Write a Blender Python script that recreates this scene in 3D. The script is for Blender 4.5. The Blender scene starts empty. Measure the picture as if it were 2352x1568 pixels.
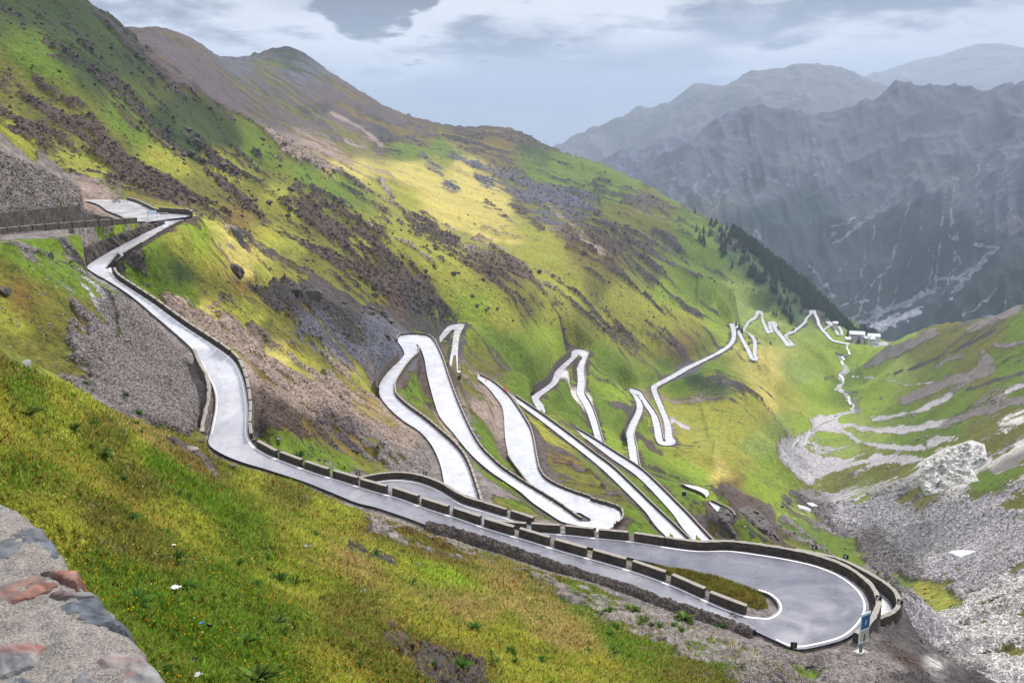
import bpy, bmesh, math, random
import numpy as np
from mathutils import Vector, Matrix
random.seed(7); RNG = np.random.default_rng(11)
sc = bpy.context.scene
COL = sc.collection
PI = math.pi
# ------------------------------------------------------------------ camera model
F = 1957.0; PITCH = math.radians(13.0); CP_, SP_ = math.cos(PITCH), math.sin(PITCH)
def ray(u, v):                      # view direction of a place in the 2352x1568 view, world axes (x right, y ahead, z up)
    cx = (u-1176.0)/F; cy = (784.0-v)/F
    return cx, CP_+cy*SP_, -SP_+cy*CP_
def elev(u, v):
    x, y, z = ray(u, v); return z/math.hypot(x, y)
def at_h(u, v, h):                  # point h metres below eye level
    x, y, z = ray(u, v); t = -h/z; return np.array([x*t, y*t, -h])
def at_r(u, v, r):                  # point r metres away in plan
    x, y, z = ray(u, v); t = r/math.hypot(x, y); return np.array([x*t, y*t, z*t])
def project(P):
    P = np.asarray(P); d = P[..., 1]*CP_-P[..., 2]*SP_
    up = P[..., 1]*SP_+P[..., 2]*CP_
    d = np.where(d < .01, .01, d)
    return 1176+F*P[..., 0]/d, 784-F*up/d
ZW = {'1': (0, 400, 3.357), '2': (400, 800, 3.357), '3': (900, 1150, 3.92), 'H': (1300, 1250, 3.92), '6': (1700, 1200, 3.92),
      '7': (1960, 1350, 3.92), 'B': (900, 750, 3.357), 'R': (1300, 750, 3.357), 'T': (1500, 900, 5.8725), 'V': (1780, 740, 6.72),
      'G': (1900, 750, 3.5636), 'P': (250, 480, 7.84), 'C': (1100, 900, 7.84), 'M': (1650, 1150, 9.39), 'K': (2080, 820, 14.66), 'D': (0, 0, 1/.91875), 'S': (2000, 1450, 7.84)}
def zz(w, x, y):
    a, b, s = ZW[w]; return (a+x/s)*.91875, (b+y/s)*.91875
def link(name, me, parent=None):
    o = bpy.data.objects.new(name, me); COL.objects.link(o)
    if parent is not None: o.parent = parent
    return o
def tag(o, label=None, cat=None, group=None, kind=None):
    if label: o['label'] = label
    if cat: o['category'] = cat
    if group: o['group'] = group
    if kind: o['kind'] = kind
    return o
def empty(name, loc, rz=0.0):
    o = bpy.data.objects.new(name, None); COL.objects.link(o); o.location = loc; o.rotation_euler = (0, 0, rz); o.empty_display_size = .3
    return o
def mesh_np(name, V, Fq, mat=None, smooth=False):
    V = np.asarray(V, dtype=np.float32).reshape(-1, 3); Fq = np.asarray(Fq, dtype=np.int32)
    me = bpy.data.meshes.new(name); n = Fq.shape[0]; k = Fq.shape[1]
    me.vertices.add(len(V)); me.vertices.foreach_set('co', V.ravel())
    me.loops.add(n*k); me.loops.foreach_set('vertex_index', Fq.ravel())
    me.polygons.add(n); me.polygons.foreach_set('loop_start', np.arange(0, n*k, k, dtype=np.int32))
    me.polygons.foreach_set('loop_total', np.full(n, k, dtype=np.int32))
    me.polygons.foreach_set('use_smooth', np.full(n, smooth))
    me.update(calc_edges=True)
    if mat: me.materials.append(mat)
    return me
def color_attr(me, name, arr):
    a = me.attributes.new(name, 'FLOAT_COLOR', 'POINT'); c = np.ones((len(me.vertices), 4), np.float32); c[:, :3] = arr
    a.data.foreach_set('color', c.ravel())
def float_attr(me, name, arr):
    a = me.attributes.new(name, 'FLOAT', 'POINT'); a.data.foreach_set('value', np.asarray(arr, np.float32).ravel())
def lin(c):
    c = np.asarray(c, float)/255.; return np.where(c <= .04045, c/12.92, ((c+.055)/1.055)**2.4)
# ------------------------------------------------------------------ noise
def vnoise(x, y, seed=0):
    xi = np.floor(x).astype(np.int64); yi = np.floor(y).astype(np.int64); fx = x-xi; fy = y-yi
    fx = fx*fx*fx*(fx*(fx*6-15)+10); fy = fy*fy*fy*(fy*(fy*6-15)+10)
    def h(a, b):
        n = (a*374761393+b*668265263+seed*974634777) & 0xFFFFFFFF
        n = ((n ^ (n >> 13))*1274126177) & 0xFFFFFFFF
        return ((n ^ (n >> 16)) & 0xFFFF)/32767.5-1.0
    a = h(xi, yi); b = h(xi+1, yi); c = h(xi, yi+1); d = h(xi+1, yi+1)
    return (a+(b-a)*fx)*(1-fy)+(c+(d-c)*fx)*fy
# ------------------------------------------------------------------ roads: cross sections (first edge, second edge, metres below eye)
ROADS = {}
def seg(name, *chunks):
    out = []
    for w, items in chunks:
        for (a, b, c, d, h) in items:
            u1, v1 = zz(w, a, b); u2, v2 = zz(w, c, d)
            out.append((at_h(u1, v1, h), at_h(u2, v2, h)))
    ROADS[name] = out
seg('upper', ('1', [(-420, 640, -420, 670, 13.9), (0, 597, 0, 620, 14.6), (330, 563, 330, 585, 15.2), (700, 528, 700, 552, 15.8), (1000, 506, 1000, 530, 16.3), (1230, 490, 1230, 510, 16.6)]))
seg('parking', ('1', [(700, 335, 1060, 333, 16.7), (820, 372, 1150, 360, 16.7), (900, 425, 1230, 398, 16.7), (1000, 465, 1330, 440, 16.7), (1080, 505, 1590, 462, 16.8), (1200, 525, 1590, 475, 16.9)]))
seg('near', ('1', [(1330, 520, 1600, 472, 17.2), (1390, 530, 1500, 522, 17.6), (1250, 597, 1325, 618, 18.6), (1080, 685, 1150, 727, 20), (950, 752, 1050, 787, 21.2), (850, 810, 980, 838, 22.2), (728, 895, 942, 880, 23.2), (790, 948, 945, 940, 24.2),
    (900, 1010, 985, 1000, 25), (1050, 1105, 1140, 1105, 26.2), (1175, 1200, 1285, 1200, 27.4), (1290, 1300, 1420, 1300, 28.8), (1410, 1400, 1560, 1400, 30.2)]),
    ('2', [(255, 225, 480, 230, 31.9), (335, 335, 615, 335, 33.4), (380, 440, 678, 440, 34.6), (440, 550, 712, 550, 35.8), (465, 650, 730, 650, 36.9), (460, 750, 740, 750, 38), (440, 860, 738, 860, 39), (420, 950, 738, 950, 39.8),
    (410, 1040, 760, 1010, 40.4), (520, 1120, 800, 1060, 41), (690, 1190, 900, 1122, 41.5), (890, 1250, 1085, 1197, 42), (1200, 1350, 1330, 1285, 42.5), (1430, 1440, 1540, 1350, 42.9), (1650, 1530, 1780, 1425, 43.2)]),
    ('3', [(150, 460, 370, 360, 43.6), (480, 570, 660, 465, 44), (790, 690, 960, 560, 44.3), (1120, 800, 1280, 670, 44.6), (1480, 905, 1640, 775, 44.9), (1830, 1020, 1980, 880, 45.2)]),
    ('H', [(700, 710, 800, 595, 45.5), (1080, 842, 1180, 710, 45.8), (1420, 968, 1530, 840, 46), (1680, 1065, 1750, 940, 46.2), (1960, 1160, 2000, 1050, 46.4), (2230, 1250, 2200, 1120, 46.6)]),
    ('6', [(960, 1580, 750, 1335, 46.8), (1159, 1655, 850, 1340, 46.9), (1469, 1600, 900, 1320, 47), (1640, 1540, 930, 1300, 47), (1770, 1430, 955, 1270, 47.1), (1845, 1300, 962, 1240, 47.2), (1850, 1210, 955, 1210, 47.3),
    (1805, 1110, 930, 1170, 47.4), (1700, 1005, 890, 1135, 47.5), (1560, 915, 850, 1110, 47.6), (1350, 832, 750, 1080, 47.8), (1100, 772, 640, 1062, 48), (800, 722, 350, 982, 48.2), (500, 685, 0, 895, 48.5)]),
    ('H', [(1750, 490, 1400, 638, 48.8), (1400, 445, 1100, 568, 49.1), (1100, 398, 800, 490, 49.4), (800, 368, 640, 455, 49.7), (500, 333, 400, 430, 50), (180, 308, 100, 400, 50.3)]),
    ('3', [(1450, 680, 1350, 790, 50.6), (1150, 640, 1050, 740, 50.9), (850, 560, 780, 650, 51.1)]))
seg('second', ('3', [(-20, 250, 200, 480, 51.4), (60, 222, 240, 420, 51.5), (130, 207, 260, 390, 51.6), (350, 182, 350, 370, 51.7), (560, 206, 480, 380, 51.8), (760, 278, 660, 430, 51.9), (1000, 417, 880, 540, 52.1), (1200, 480, 1080, 600, 52.3), (1560, 592, 1420, 710, 52.5), (1800, 670, 1700, 790, 52.6)]),
    ('7', [(-350, 120, -380, 260, 52.7), (100, 190, 60, 330, 52.8), (480, 268, 400, 400, 52.9), (640, 335, 540, 450, 53), (780, 412, 640, 520, 53), (915, 492, 740, 580, 53.1), (1010, 568, 800, 640, 53.2), (1058, 640, 830, 690, 53.3), (1062, 705, 840, 720, 53.4), (1035, 755, 845, 740, 53.5), (980, 792, 830, 755, 53.7), (880, 830, 800, 765, 54)]))
seg('bend_a', ('B', [(770, 1720, 1010, 1720, 61.6), (715, 1568, 965, 1568, 62.5), (680, 1400, 908, 1400, 63.8), (640, 1290, 855, 1300, 64.6), (590, 1200, 768, 1200, 65.3), (500, 1100, 655, 1100, 66.1), (350, 1000, 535, 1000, 67), (240, 900, 398, 900, 68), (172, 810, 303, 810, 69),
    (158, 750, 287, 750, 69.6), (168, 700, 292, 700, 70.2), (205, 640, 325, 640, 71), (275, 560, 378, 560, 72), (340, 500, 430, 500, 72.8), (372, 450, 482, 450, 73.5), (350, 395, 482, 395, 74.2), (316, 340, 472, 378, 74.6), (345, 300, 475, 372, 75), (450, 290, 480, 372, 75.3), (565, 303, 490, 378, 75.7), (618, 345, 505, 400, 76.2),
    (645, 395, 520, 430, 76.5), (692, 500, 542, 500, 77.5), (730, 620, 562, 620, 78.6), (772, 740, 592, 740, 79.7), (817, 860, 625, 860, 80.8), (868, 980, 672, 980, 81.9), (930, 1110, 780, 1110, 83), (1005, 1235, 880, 1235, 84.2), (1093, 1330, 975, 1335, 85.2), (1200, 1425, 1100, 1440, 86)]),
    ('3', [(1620, 242, 1560, 300, 87), (1840, 375, 1700, 420, 88), (1960, 452, 1850, 520, 88.8), (2080, 540, 1980, 600, 89.4)]),
    ('H', [(600, 205, 600, 255, 89.8), (650, 210, 720, 310, 90), (685, 205, 830, 298, 90.3), (692, 195, 910, 262, 90.5), (690, 188, 975, 217, 90.7), (685, 180, 996, 165, 91), (670, 168, 968, 100, 91.3), (640, 152, 860, 57, 91.6), (580, 120, 700, 10, 92)]),
    ('3', [(2080, 515, 2255, 380, 92.3), (1900, 400, 2105, 330, 92.8), (1740, 298, 1933, 260, 93.3), (1640, 205, 1803, 178, 94), (1560, 100, 1743, 80, 94.7)]),
    ('B', [(1320, 1410, 1493, 1410, 95), (1250, 1300, 1472, 1300, 95.8), (1222, 1180, 1452, 1180, 96.8), (1213, 1080, 1424, 1080, 97.8), (1208, 980, 1368, 980, 98.8), (1190, 890, 1303, 880, 99.8), (1140, 815, 1244, 802, 100.8), (1080, 740, 1178, 740, 101.5), (1000, 668, 1093, 674, 102.2), (930, 625, 1003, 632, 103), (870, 590, 905, 585, 103.6),
    (760, 590, 830, 610, 103.9), (752, 520, 822, 555, 104.4), (765, 440, 822, 440, 105.2), (778, 350, 828, 350, 106.3), (790, 265, 842, 280, 107.5), (797, 252, 878, 203, 108.5), (785, 248, 820, 200, 109), (770, 252, 750, 215, 109.3), (745, 278, 713, 245, 109.8), (700, 325, 675, 295, 110.5), (660, 375, 636, 342, 111.3), (640, 420, 600, 380, 112)]))
seg('bend_d', ('B', [(1150, 740, 1190, 745, 115.5), (1268, 822, 1300, 812, 117), (1480, 980, 1520, 960, 119.5), (1700, 1150, 1740, 1120, 122), (1880, 1288, 1940, 1273, 124), (2060, 1440, 2130, 1418, 126)]),
    ('H', [(1220, 100, 1348, 107, 127.5), (1330, 250, 1493, 242, 129.5), (1450, 372, 1643, 387, 131), (1580, 520, 1780, 520, 132.5)]))
seg('bend_e', ('H', [(1780, 500, 2000, 510, 134), (1700, 395, 1885, 410, 135), (1590, 265, 1750, 268, 136.5), (1480, 110, 1605, 110, 138.2)]),
    ('B', [(2330, 1480, 2372, 1436, 141), (2100, 1318, 2143, 1284, 143.5), (1900, 1165, 1938, 1154, 146), (1790, 1088, 1803, 1074, 148)]))
seg('bend_f', ('B', [(1520, 960, 1580, 955, 151.3), (1500, 930, 1552, 918, 152), (1468, 880, 1538, 878, 153), (1440, 815, 1502, 830, 154.5), (1470, 785, 1525, 800, 155.5), (1600, 690, 1655, 695, 158), (1640, 600, 1700, 600, 160), (1705, 535, 1760, 535, 162), (1770, 475, 1815, 480, 164), (1782, 425, 1832, 460, 165.5), (1850, 413, 1838, 456, 166.3), (1914, 433, 1842, 460, 167),
    (1902, 485, 1832, 490, 168), (1880, 560, 1820, 560, 169.5), (1890, 680, 1828, 680, 171.5), (1884, 780, 1820, 780, 173), (1932, 865, 1868, 865, 174.8), (1972, 960, 1912, 960, 176.3), (2002, 1060, 1945, 1060, 178), (2030, 1160, 1965, 1130, 179.5), (2055, 1230, 1990, 1230, 180.5)]))
seg('bend_g', ('T', [(450, 1500, 590, 1600, 183), (430, 1400, 560, 1490, 184), (410, 1250, 530, 1270, 185.5), (385, 1080, 495, 1090, 187.5), (440, 920, 545, 930, 189), (510, 790, 605, 800, 190.5), (540, 690, 630, 700, 191.8), (520, 590, 605, 610, 193), (480, 510, 545, 525, 194), (432, 455, 515, 500, 195), (455, 415, 518, 498, 195.8), (540, 437, 522, 497, 196.3), (603, 468, 530, 510, 197),
    (692, 600, 600, 600, 198.3), (765, 700, 680, 700, 199.8), (832, 800, 745, 800, 201), (872, 900, 770, 900, 202.5), (894, 1000, 795, 1010, 203.8), (914, 1110, 808, 1120, 205), (928, 1180, 830, 1180, 205.8), (945, 1193, 870, 1230, 206.3), (955, 1195, 960, 1250, 206.8), (962, 1190, 1060, 1245, 207.3), (960, 1175, 1112, 1200, 207.8), (950, 1110, 1062, 1120, 208.7), (950, 1010, 1048, 1010, 210), (935, 900, 1022, 905, 211.5),
    (890, 780, 968, 780, 213), (835, 650, 918, 650, 214.7), (785, 530, 867, 530, 216.2), (750, 420, 834, 430, 217.6), (760, 375, 845, 398, 218.5), (800, 350, 872, 380, 219.3), (1080, 198, 1112, 248, 222), (1250, 100, 1285, 148, 224)]),
    ('V', [(0, 985, 10, 1025, 228), (130, 905, 162, 950, 229.5), (240, 838, 292, 867, 231), (318, 740, 377, 770, 232.5), (330, 640, 404, 640, 233.7), (312, 530, 396, 530, 235), (292, 455, 393, 520, 236), (370, 460, 396, 520, 236.6), (432, 482, 400, 530, 237.3), (447, 530, 403, 560, 238), (502, 650, 443, 660, 239.5), (572, 790, 513, 790, 241), (642, 900, 576, 910, 242.5), (684, 1000, 618, 1010, 243.7),
    (682, 1045, 672, 1072, 244.4), (684, 1045, 730, 1082, 244.8), (690, 1040, 778, 1062, 245.2), (686, 1000, 750, 1000, 246), (688, 860, 752, 860, 247.5), (688, 760, 749, 760, 248.6), (648, 685, 717, 690, 249.6), (583, 618, 642, 626, 250.6), (520, 600, 580, 600, 251.8), (510, 570, 548, 580, 253), (558, 480, 606, 490, 254.2), (598, 415, 642, 435, 255.2), (698, 350, 737, 382, 256.5), (733, 280, 782, 312, 257.5), (743, 246, 794, 275, 258.2), (800, 241, 797, 273, 258.8), (852, 262, 800, 280, 259.4),
    (857, 340, 804, 340, 260.5), (884, 430, 836, 430, 261.7), (927, 520, 873, 520, 263), (965, 598, 898, 580, 264.2), (965, 600, 928, 632, 264.6), (968, 600, 978, 618, 264.8), (965, 590, 1027, 602, 265.1), (948, 530, 1012, 530, 266), (944, 440, 997, 450, 267), (958, 423, 998, 440, 267.3), (1042, 423, 1000, 440, 267.8), (1097, 460, 1005, 470, 268.3), (1087, 530, 1028, 550, 269), (1152, 620, 1098, 640, 270), (1232, 715, 1173, 730, 271.2), (1302, 800, 1223, 800, 272.4),
    (1308, 820, 1238, 835, 273), (1310, 820, 1300, 840, 273.2), (1314, 815, 1388, 828, 273.6), (1288, 765, 1337, 765, 274.6), (1233, 695, 1277, 695, 275.8), (1210, 655, 1264, 667, 276.4), (1250, 622, 1277, 650, 277), (1350, 585, 1377, 614, 278.5), (1453, 508, 1492, 527, 280), (1538, 430, 1592, 435, 281.3), (1568, 360, 1617, 365, 282.3), (1638, 300, 1690, 295, 283.5), (1636, 243, 1695, 285, 284.2), (1738, 238, 1705, 290, 284.8), (1752, 290, 1710, 305, 285.5),
    (1802, 390, 1753, 395, 286.8), (1817, 460, 1768, 470, 288), (1874, 560, 1828, 560, 289.5), (1895, 590, 1860, 600, 290.3), (1942, 620, 1892, 625, 291), (1992, 690, 1950, 702, 292.5), (2062, 742, 2028, 760, 294), (2132, 752, 2110, 778, 295), (2212, 778, 2200, 798, 296), (2310, 790, 2300, 818, 297)]))
seg('valley_a', ('V', [(1868, 560, 1892, 575, 290.3), (1890, 540, 1915, 550, 291), (1955, 490, 1990, 505, 293), (1908, 425, 1950, 460, 294.5), (1990, 430, 1985, 475, 295.5), (2060, 520, 2030, 530, 297), (2145, 650, 2098, 655, 299.5)]))
seg('valley_b', ('V', [(2108, 505, 2150, 505, 303), (2150, 575, 2190, 575, 304.5), (2160, 655, 2212, 655, 306)]))
seg('stub', ('M', [(520, 585, 560, 560, 142), (700, 680, 860, 610, 143), (850, 730, 1000, 660, 143.6), (1000, 800, 1120, 710, 144.2), (1080, 870, 1170, 790, 145)]))
seg('stub_b', ('M', [(1150, 985, 1190, 975, 143), (1300, 1160, 1450, 1100, 143.6), (1440, 1290, 1620, 1185, 144.2), (1560, 1370, 1720, 1290, 144.6), (1650, 1385, 1730, 1330, 144.8)]))
def catmull(P, n):
    P = np.asarray(P); out = []
    for i in range(len(P)-1):
        p0 = P[max(i-1, 0)]; p1 = P[i]; p2 = P[i+1]; p3 = P[min(i+2, len(P)-1)]
        L = np.linalg.norm(p2-p1); a = min(1, np.linalg.norm(p1-p0)/max(L, 1e-6)); b = min(1, np.linalg.norm(p3-p2)/max(L, 1e-6))
        m1 = (p2-p0)*.5; m2 = (p3-p1)*.5
        lm = np.linalg.norm(m1); m1 = m1*min(1, L/max(lm, 1e-6)); lm = np.linalg.norm(m2); m2 = m2*min(1, L/max(lm, 1e-6))
        for k in range(n[i]):
            t = k/n[i]; out.append((2*t**3-3*t*t+1)*p1+(t**3-2*t*t+t)*m1+(-2*t**3+3*t*t)*p2+(t**3-t*t)*m2)
    out.append(P[-1]); return np.array(out)
RIB = {}
for k, prs in ROADS.items():
    A = [p[0] for p in prs]; B = [p[1] for p in prs]; n = []
    for i in range(len(prs)-1):
        d = max(np.linalg.norm(A[i+1]-A[i]), np.linalg.norm(B[i+1]-B[i])); r = np.linalg.norm(A[i][:2]); n.append(max(2, int(d/max(.8, r*.006))))
    a = catmull(A, n); b = catmull(B, n); z = (a[:, 2]+b[:, 2])/2
    a[:, 2] = z; b[:, 2] = z; RIB[k] = (a, b, np.cumsum([0]+n))
# ------------------------------------------------------------------ terrain control points: view place (u, v) and plan distance r
CPS = """
400,1568,13 0,1568,9 200,1568,11 466,1438,18 200,1250,21 100,1130,25 0,1150,22 0,1000,29 0,900,37 0,820,46 150,880,56 250,940,66 330,967,76 400,992,84 470,1022,95
700,1568,16 1000,1568,21 1300,1568,30 1600,1568,42 1850,1568,53 2000,1568,60 700,1400,26 1000,1400,38 1300,1480,46 1500,1500,52 1700,1540,55 1950,1520,62 2060,1530,68 2110,1568,69
300,1200,32 500,1200,42 700,1250,48 900,1300,54 1100,1340,60 1300,1400,64 1500,1450,64 1700,1500,65
200,1050,40 400,1080,60 600,1130,78 800,1180,84 980,1230,82 1150,1300,74
0,880,75 150,935,82 300,1000,92 400,1040,98
0,790,118 0,700,124 0,640,128 100,850,112 200,850,118 200,750,132 200,650,150 300,900,108 330,850,125 380,780,142 400,960,105 440,900,122 300,700,154 150,625,150 250,535,180 180,545,172 300,528,188 100,560,160 60,598,136
0,450,165 0,380,185 0,330,205 80,362,212 140,402,222 100,470,172 200,490,185 230,478,215 160,440,215 200,445,262 250,462,270 270,455,300 180,420,280
0,360,300 100,400,310 200,430,330
300,640,182 400,720,160 500,790,150 560,850,143 605,950,122 625,1020,112 450,620,196 550,700,202 650,680,262 700,750,242 650,850,178 750,850,208 700,950,150 800,950,176 850,850,252 870,800,292 900,760,330 750,700,300 850,1000,160 920,1050,150 850,1070,138 700,1050,122 780,1080,120 430,555,200 500,590,215 600,620,270 640,620,305 980,1110,135
450,506,260 500,530,330
150,0,640 0,0,600 -200,-200,620 -300,100,480 -300,400,260 -300,300,380 0,100,520 0,200,480 100,100,540 200,100,590 250,66,640 290,105,645 200,200,500 300,200,560 400,220,600 462,240,640 0,310,430 100,330,430 200,380,420 300,300,500 400,350,480 500,300,620 600,330,720 300,430,400 400,460,385 500,450,450 600,400,560 700,370,760 800,430,820 500,520,390 600,500,460 700,450,600 700,600,400 700,550,450 800,600,470 800,500,600 900,480,820 900,600,520 900,700,410 1000,700,460 800,680,385 1000,600,600 1000,520,850 1000,450,1100 950,430,1050 1050,720,500 980,740,420
620,300,760 700,350,900 800,385,950 870,380,1250 900,330,1450 1000,350,1550 1100,420,1350 1100,460,1200 1150,400,1500 1200,470,1250 1250,520,1100 1150,550,950 1150,620,750 1250,580,900 1300,535,1000 1400,545,1060 1480,580,1150
1200,720,600 1100,660,620 1300,680,780 1300,760,680 1200,800,540 1120,800,490 1400,680,880 1400,780,750 1450,850,700 1400,930,600 1260,860,560 1300,960,520 1200,860,440
1500,680,1050 1500,760,880 1560,830,820 1600,730,1000 1600,620,1300 1700,680,1220 1700,770,1090 1800,680,1420 1650,580,1500 1500,510,1500 1400,460,1600
290,80,1400 250,95,1300 320,78,1420 200,130,1200 150,90,1000 100,80,1300 0,60,950 250,110,1000 290,115,1100 330,105,1230 200,130,1600 230,110,850 60,60,800 350,73,1450 430,88,1500 470,112,1580 500,130,1650 515,146,1850 530,142,2050 640,114,2200 700,128,2200 560,143,2150 610,123,2200 670,112,2200 760,176,2150 800,205,2120 860,240,2100 930,272,2100 1000,291,2100 1100,296,2080 1180,302,2080 1230,328,2060 1270,346,2050 1340,372,2020 1400,392,2000 1470,426,1950 1540,457,1900 1620,498,1850 1700,542,1800 1780,600,1750 1850,652,1700 1920,722,1650 1965,770,1650 2000,790,1750 2050,795,1500 2050,800,1850 2100,795,1600 1965,790,1900 1925,750,1950 1900,725,2100 1850,690,2050 2010,800,1450
300,160,1000 400,180,1150 400,130,1300 500,220,1250 600,220,1550 700,220,1750 680,160,1980 800,290,1750 600,300,1050 700,310,1300 900,300,1800 1050,320,1850 1150,340,1850 1200,390,1700 1300,430,1650 800,330,1400
1945,830,h311 1930,880,h309 1945,930,h305 1900,980,h299 1830,1040,h291 1812,1100,h283 1830,1150,h276 1900,1200,h264 2000,1280,h244 2070,1330,h226 1900,850,h309 1980,860,h309 1960,790,h312 2010,790,h312
2352,706,1000 2300,718,1040 2250,735,1080 2150,752,1180 2100,752,1230 2040,775,1290 2420,690,960
2300,800,880 2200,840,920 2100,840,1060 2050,900,1030 2300,900,740 2200,950,750 2100,1000,770 2000,1000,810 2300,1000,610 2200,1050,610 2100,1100,620 2000,1150,620 1950,1080,730 2300,1100,500 2300,1200,420 2200,1200,450 2100,1200,500 2100,1300,400 2200,1300,370 2300,1300,330 2352,1400,262 2300,1400,275 2200,1400,300 2300,1500,215 2200,1480,245 2150,1520,215 2352,1568,175 2500,1000,520 2500,1300,280 2500,800,800 2100,1380,330
2120,1600,110 2180,1640,120 2250,1620,150
1500,1310,130 1500,1300,180 1700,1335,125 1700,1320,200 1900,1370,115 1900,1340,210 2030,1440,108 2080,1440,130 2090,1400,220 1600,1275,240 1350,1260,140 1200,1230,135
1660,1250,320 1700,1200,380 1750,1240,340 1800,1262,330 1650,1110,500 1560,1150,330 1600,1020,600 1700,950,720 1800,950,820 1700,860,900 1750,1100,600 1800,1050,700 1850,920,1020 1850,1210,460 1800,1160,580 1740,1190,420 1700,1230,360 1850,1270,400 1640,1180,330 1900,1280,400
1850,800,1180 1880,790,1280 1820,860,1080 1780,1000,750 1870,760,1450 1900,770,1420
"""
pts = []
def addcp(p):
    r = math.hypot(p[0], p[1]); pts.append((math.atan2(p[0], p[1]), math.log(r), p[2]/r))
for tok in CPS.split():
    a, b, c = tok.split(',')
    addcp(at_h(float(a), float(b), float(c[1:])) if c[0] == 'h' else at_r(float(a), float(b), float(c)))
# behind the crests the ground falls away
for tok in "150,0,640,.10,900 0,0,600,.10,850 250,66,640,.09,900 290,105,645,.08,850 400,220,600,.0,0 462,240,640,.07,860 2352,706,1000,.08,1350 2250,735,1080,.07,1450 2150,752,1180,.06,1550 2040,775,1290,.05,1600 2420,690,960,.1,1300".split():
    a, b, c, dz, r2 = map(float, tok.split(','))
    if dz: p = at_r(a, b, r2); p[2] -= dz*r2; addcp(p)
for a, b in [(-300, -100), (200, 60), (290, 76), (430, 88), (560, 143), (670, 112), (800, 205), (930, 272), (1100, 296), (1270, 346), (1400, 392), (1540, 457), (1700, 542), (1850, 652), (1965, 768), (2100, 800), (2352, 800), (2600, 750)]:
    for r2, dz in ((2900, .12), (4200, .18)):
        p = at_r(a, b, r2); p[2] -= dz*r2; addcp(p)
for a, b, r in [(-400, 1568, 8), (1000, 2600, 7), (2000, 2600, 14), (2600, 2200, 40), (2600, 1800, 90), (-500, 900, 32), (-500, 500, 150), (-600, 100, 500), (-600, -300, 900), (400, 2400, 6)]:
    addcp(at_r(a, b, r))
for k, prs in ROADS.items():
    for p, q in prs:
        for t in ((.15, .85) if np.linalg.norm(p-q) > .03*np.linalg.norm(p) else (.5,)):
            addcp(p+(q-p)*t)
pts = np.array(pts)
# drop near duplicates
keep = []
for i in range(len(pts)-1, -1, -1):
    if all((pts[i, 0]-pts[j, 0])**2+(pts[i, 1]-pts[j, 1])**2 > .0065**2 for j in keep): keep.append(i)
pts = pts[keep]
def tps_fit(P, lam=2e-5):
    n = len(P); X = P[:, :2]; d2 = ((X[:, None]-X[None])**2).sum(-1); K = .5*d2*np.log(d2+1e-12)+lam*np.eye(n)
    A = np.zeros((n+3, n+3)); A[:n, :n] = K; A[:n, n] = 1; A[:n, n+1:] = X; A[n, :n] = 1; A[n+1:, :n] = X.T
    return X, np.linalg.solve(A, np.concatenate([P[:, 2], np.zeros(3)]))
def tps_eval(fit, th, lr):
    X, w = fit; out = np.empty(th.size); n = len(X); th = th.ravel(); lr = lr.ravel()
    for s in range(0, th.size, 20000):
        e = min(th.size, s+20000)
        d2 = (th[s:e, None].astype(np.float32)-X[None, :, 0].astype(np.float32))**2+(lr[s:e, None].astype(np.float32)-X[None, :, 1].astype(np.float32))**2
        out[s:e] = (.5*d2*np.log(d2+1e-12))@w[:n].astype(np.float32)+w[n]+w[n+1]*th[s:e]+w[n+2]*lr[s:e]
    return out
def upsample(G, n0, n1):           # smooth cubic upsampling of a coarse grid
    def one(G, n):
        m = G.shape[0]; x = np.linspace(0, m-1, n); i = np.clip(x.astype(int), 0, m-2); f = (x-i)[:, None]
        g = lambda k: G[np.clip(i+k, 0, m-1)]
        a, b, c, d = g(-1), g(0), g(1), g(2)
        return b+.5*f*(c-a+f*(2*a-5*b+4*c-d+f*(3*(b-c)+d-a)))
    return one(one(G, n0).T, n1).T
TH0, TH1, LR0, LR1 = math.radians(-41), math.radians(41), math.log(5.0), math.log(3600.)
NT, NR = 900, 1350
fit = tps_fit(pts)
ct = np.linspace(TH0, TH1, 300); cr = np.linspace(LR0, LR1, 420)
CT, CR = np.meshgrid(ct, cr, indexing='ij')
S = upsample(tps_eval(fit, CT, CR).reshape(CT.shape), NT, NR)
th = np.linspace(TH0, TH1, NT); lr = np.linspace(LR0, LR1, NR)
TT, LL = np.meshgrid(th, lr, indexing='ij'); RR = np.exp(LL)
X = RR*np.sin(TT); Y = RR*np.cos(TT); Zb = S*RR
# distance to the roads, and road level
dth = th[1]-th[0]; dlr = lr[1]-lr[0]
RD = np.full(X.shape, 1e9); RZ = np.zeros(X.shape)
for k, (a, b, idx) in RIB.items():
    for i in range(len(a)):
        w = np.linalg.norm(b[i]-a[i]); r0 = np.linalg.norm(a[i][:2]); m = max(3, int(w/max(1.0, r0*.008))+1)
        for t in np.linspace(0, 1, m):
            p = a[i]+(b[i]-a[i])*t; rr = math.hypot(p[0], p[1]); ti = int((math.atan2(p[0], p[1])-TH0)/dth); ri = int((math.log(rr)-LR0)/dlr)
            R = 7+.03*rr; wt = int(R/rr/dth)+1; wr = int(R/rr/dlr)+1
            sl = (slice(max(0, ti-wt), ti+wt+2), slice(max(0, ri-wr), ri+wr+2))
            xs = X[sl]
            if xs.size == 0: continue
            d = np.hypot(xs-p[0], Y[sl]-p[1])-max(.6, w/m*.7+.1)
            cur = RD[sl]; msk = d < cur; cur[msk] = d[msk]; RZ[sl][msk] = p[2]
far = np.clip(RD/(10+.05*RR), 0, 1)
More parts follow.
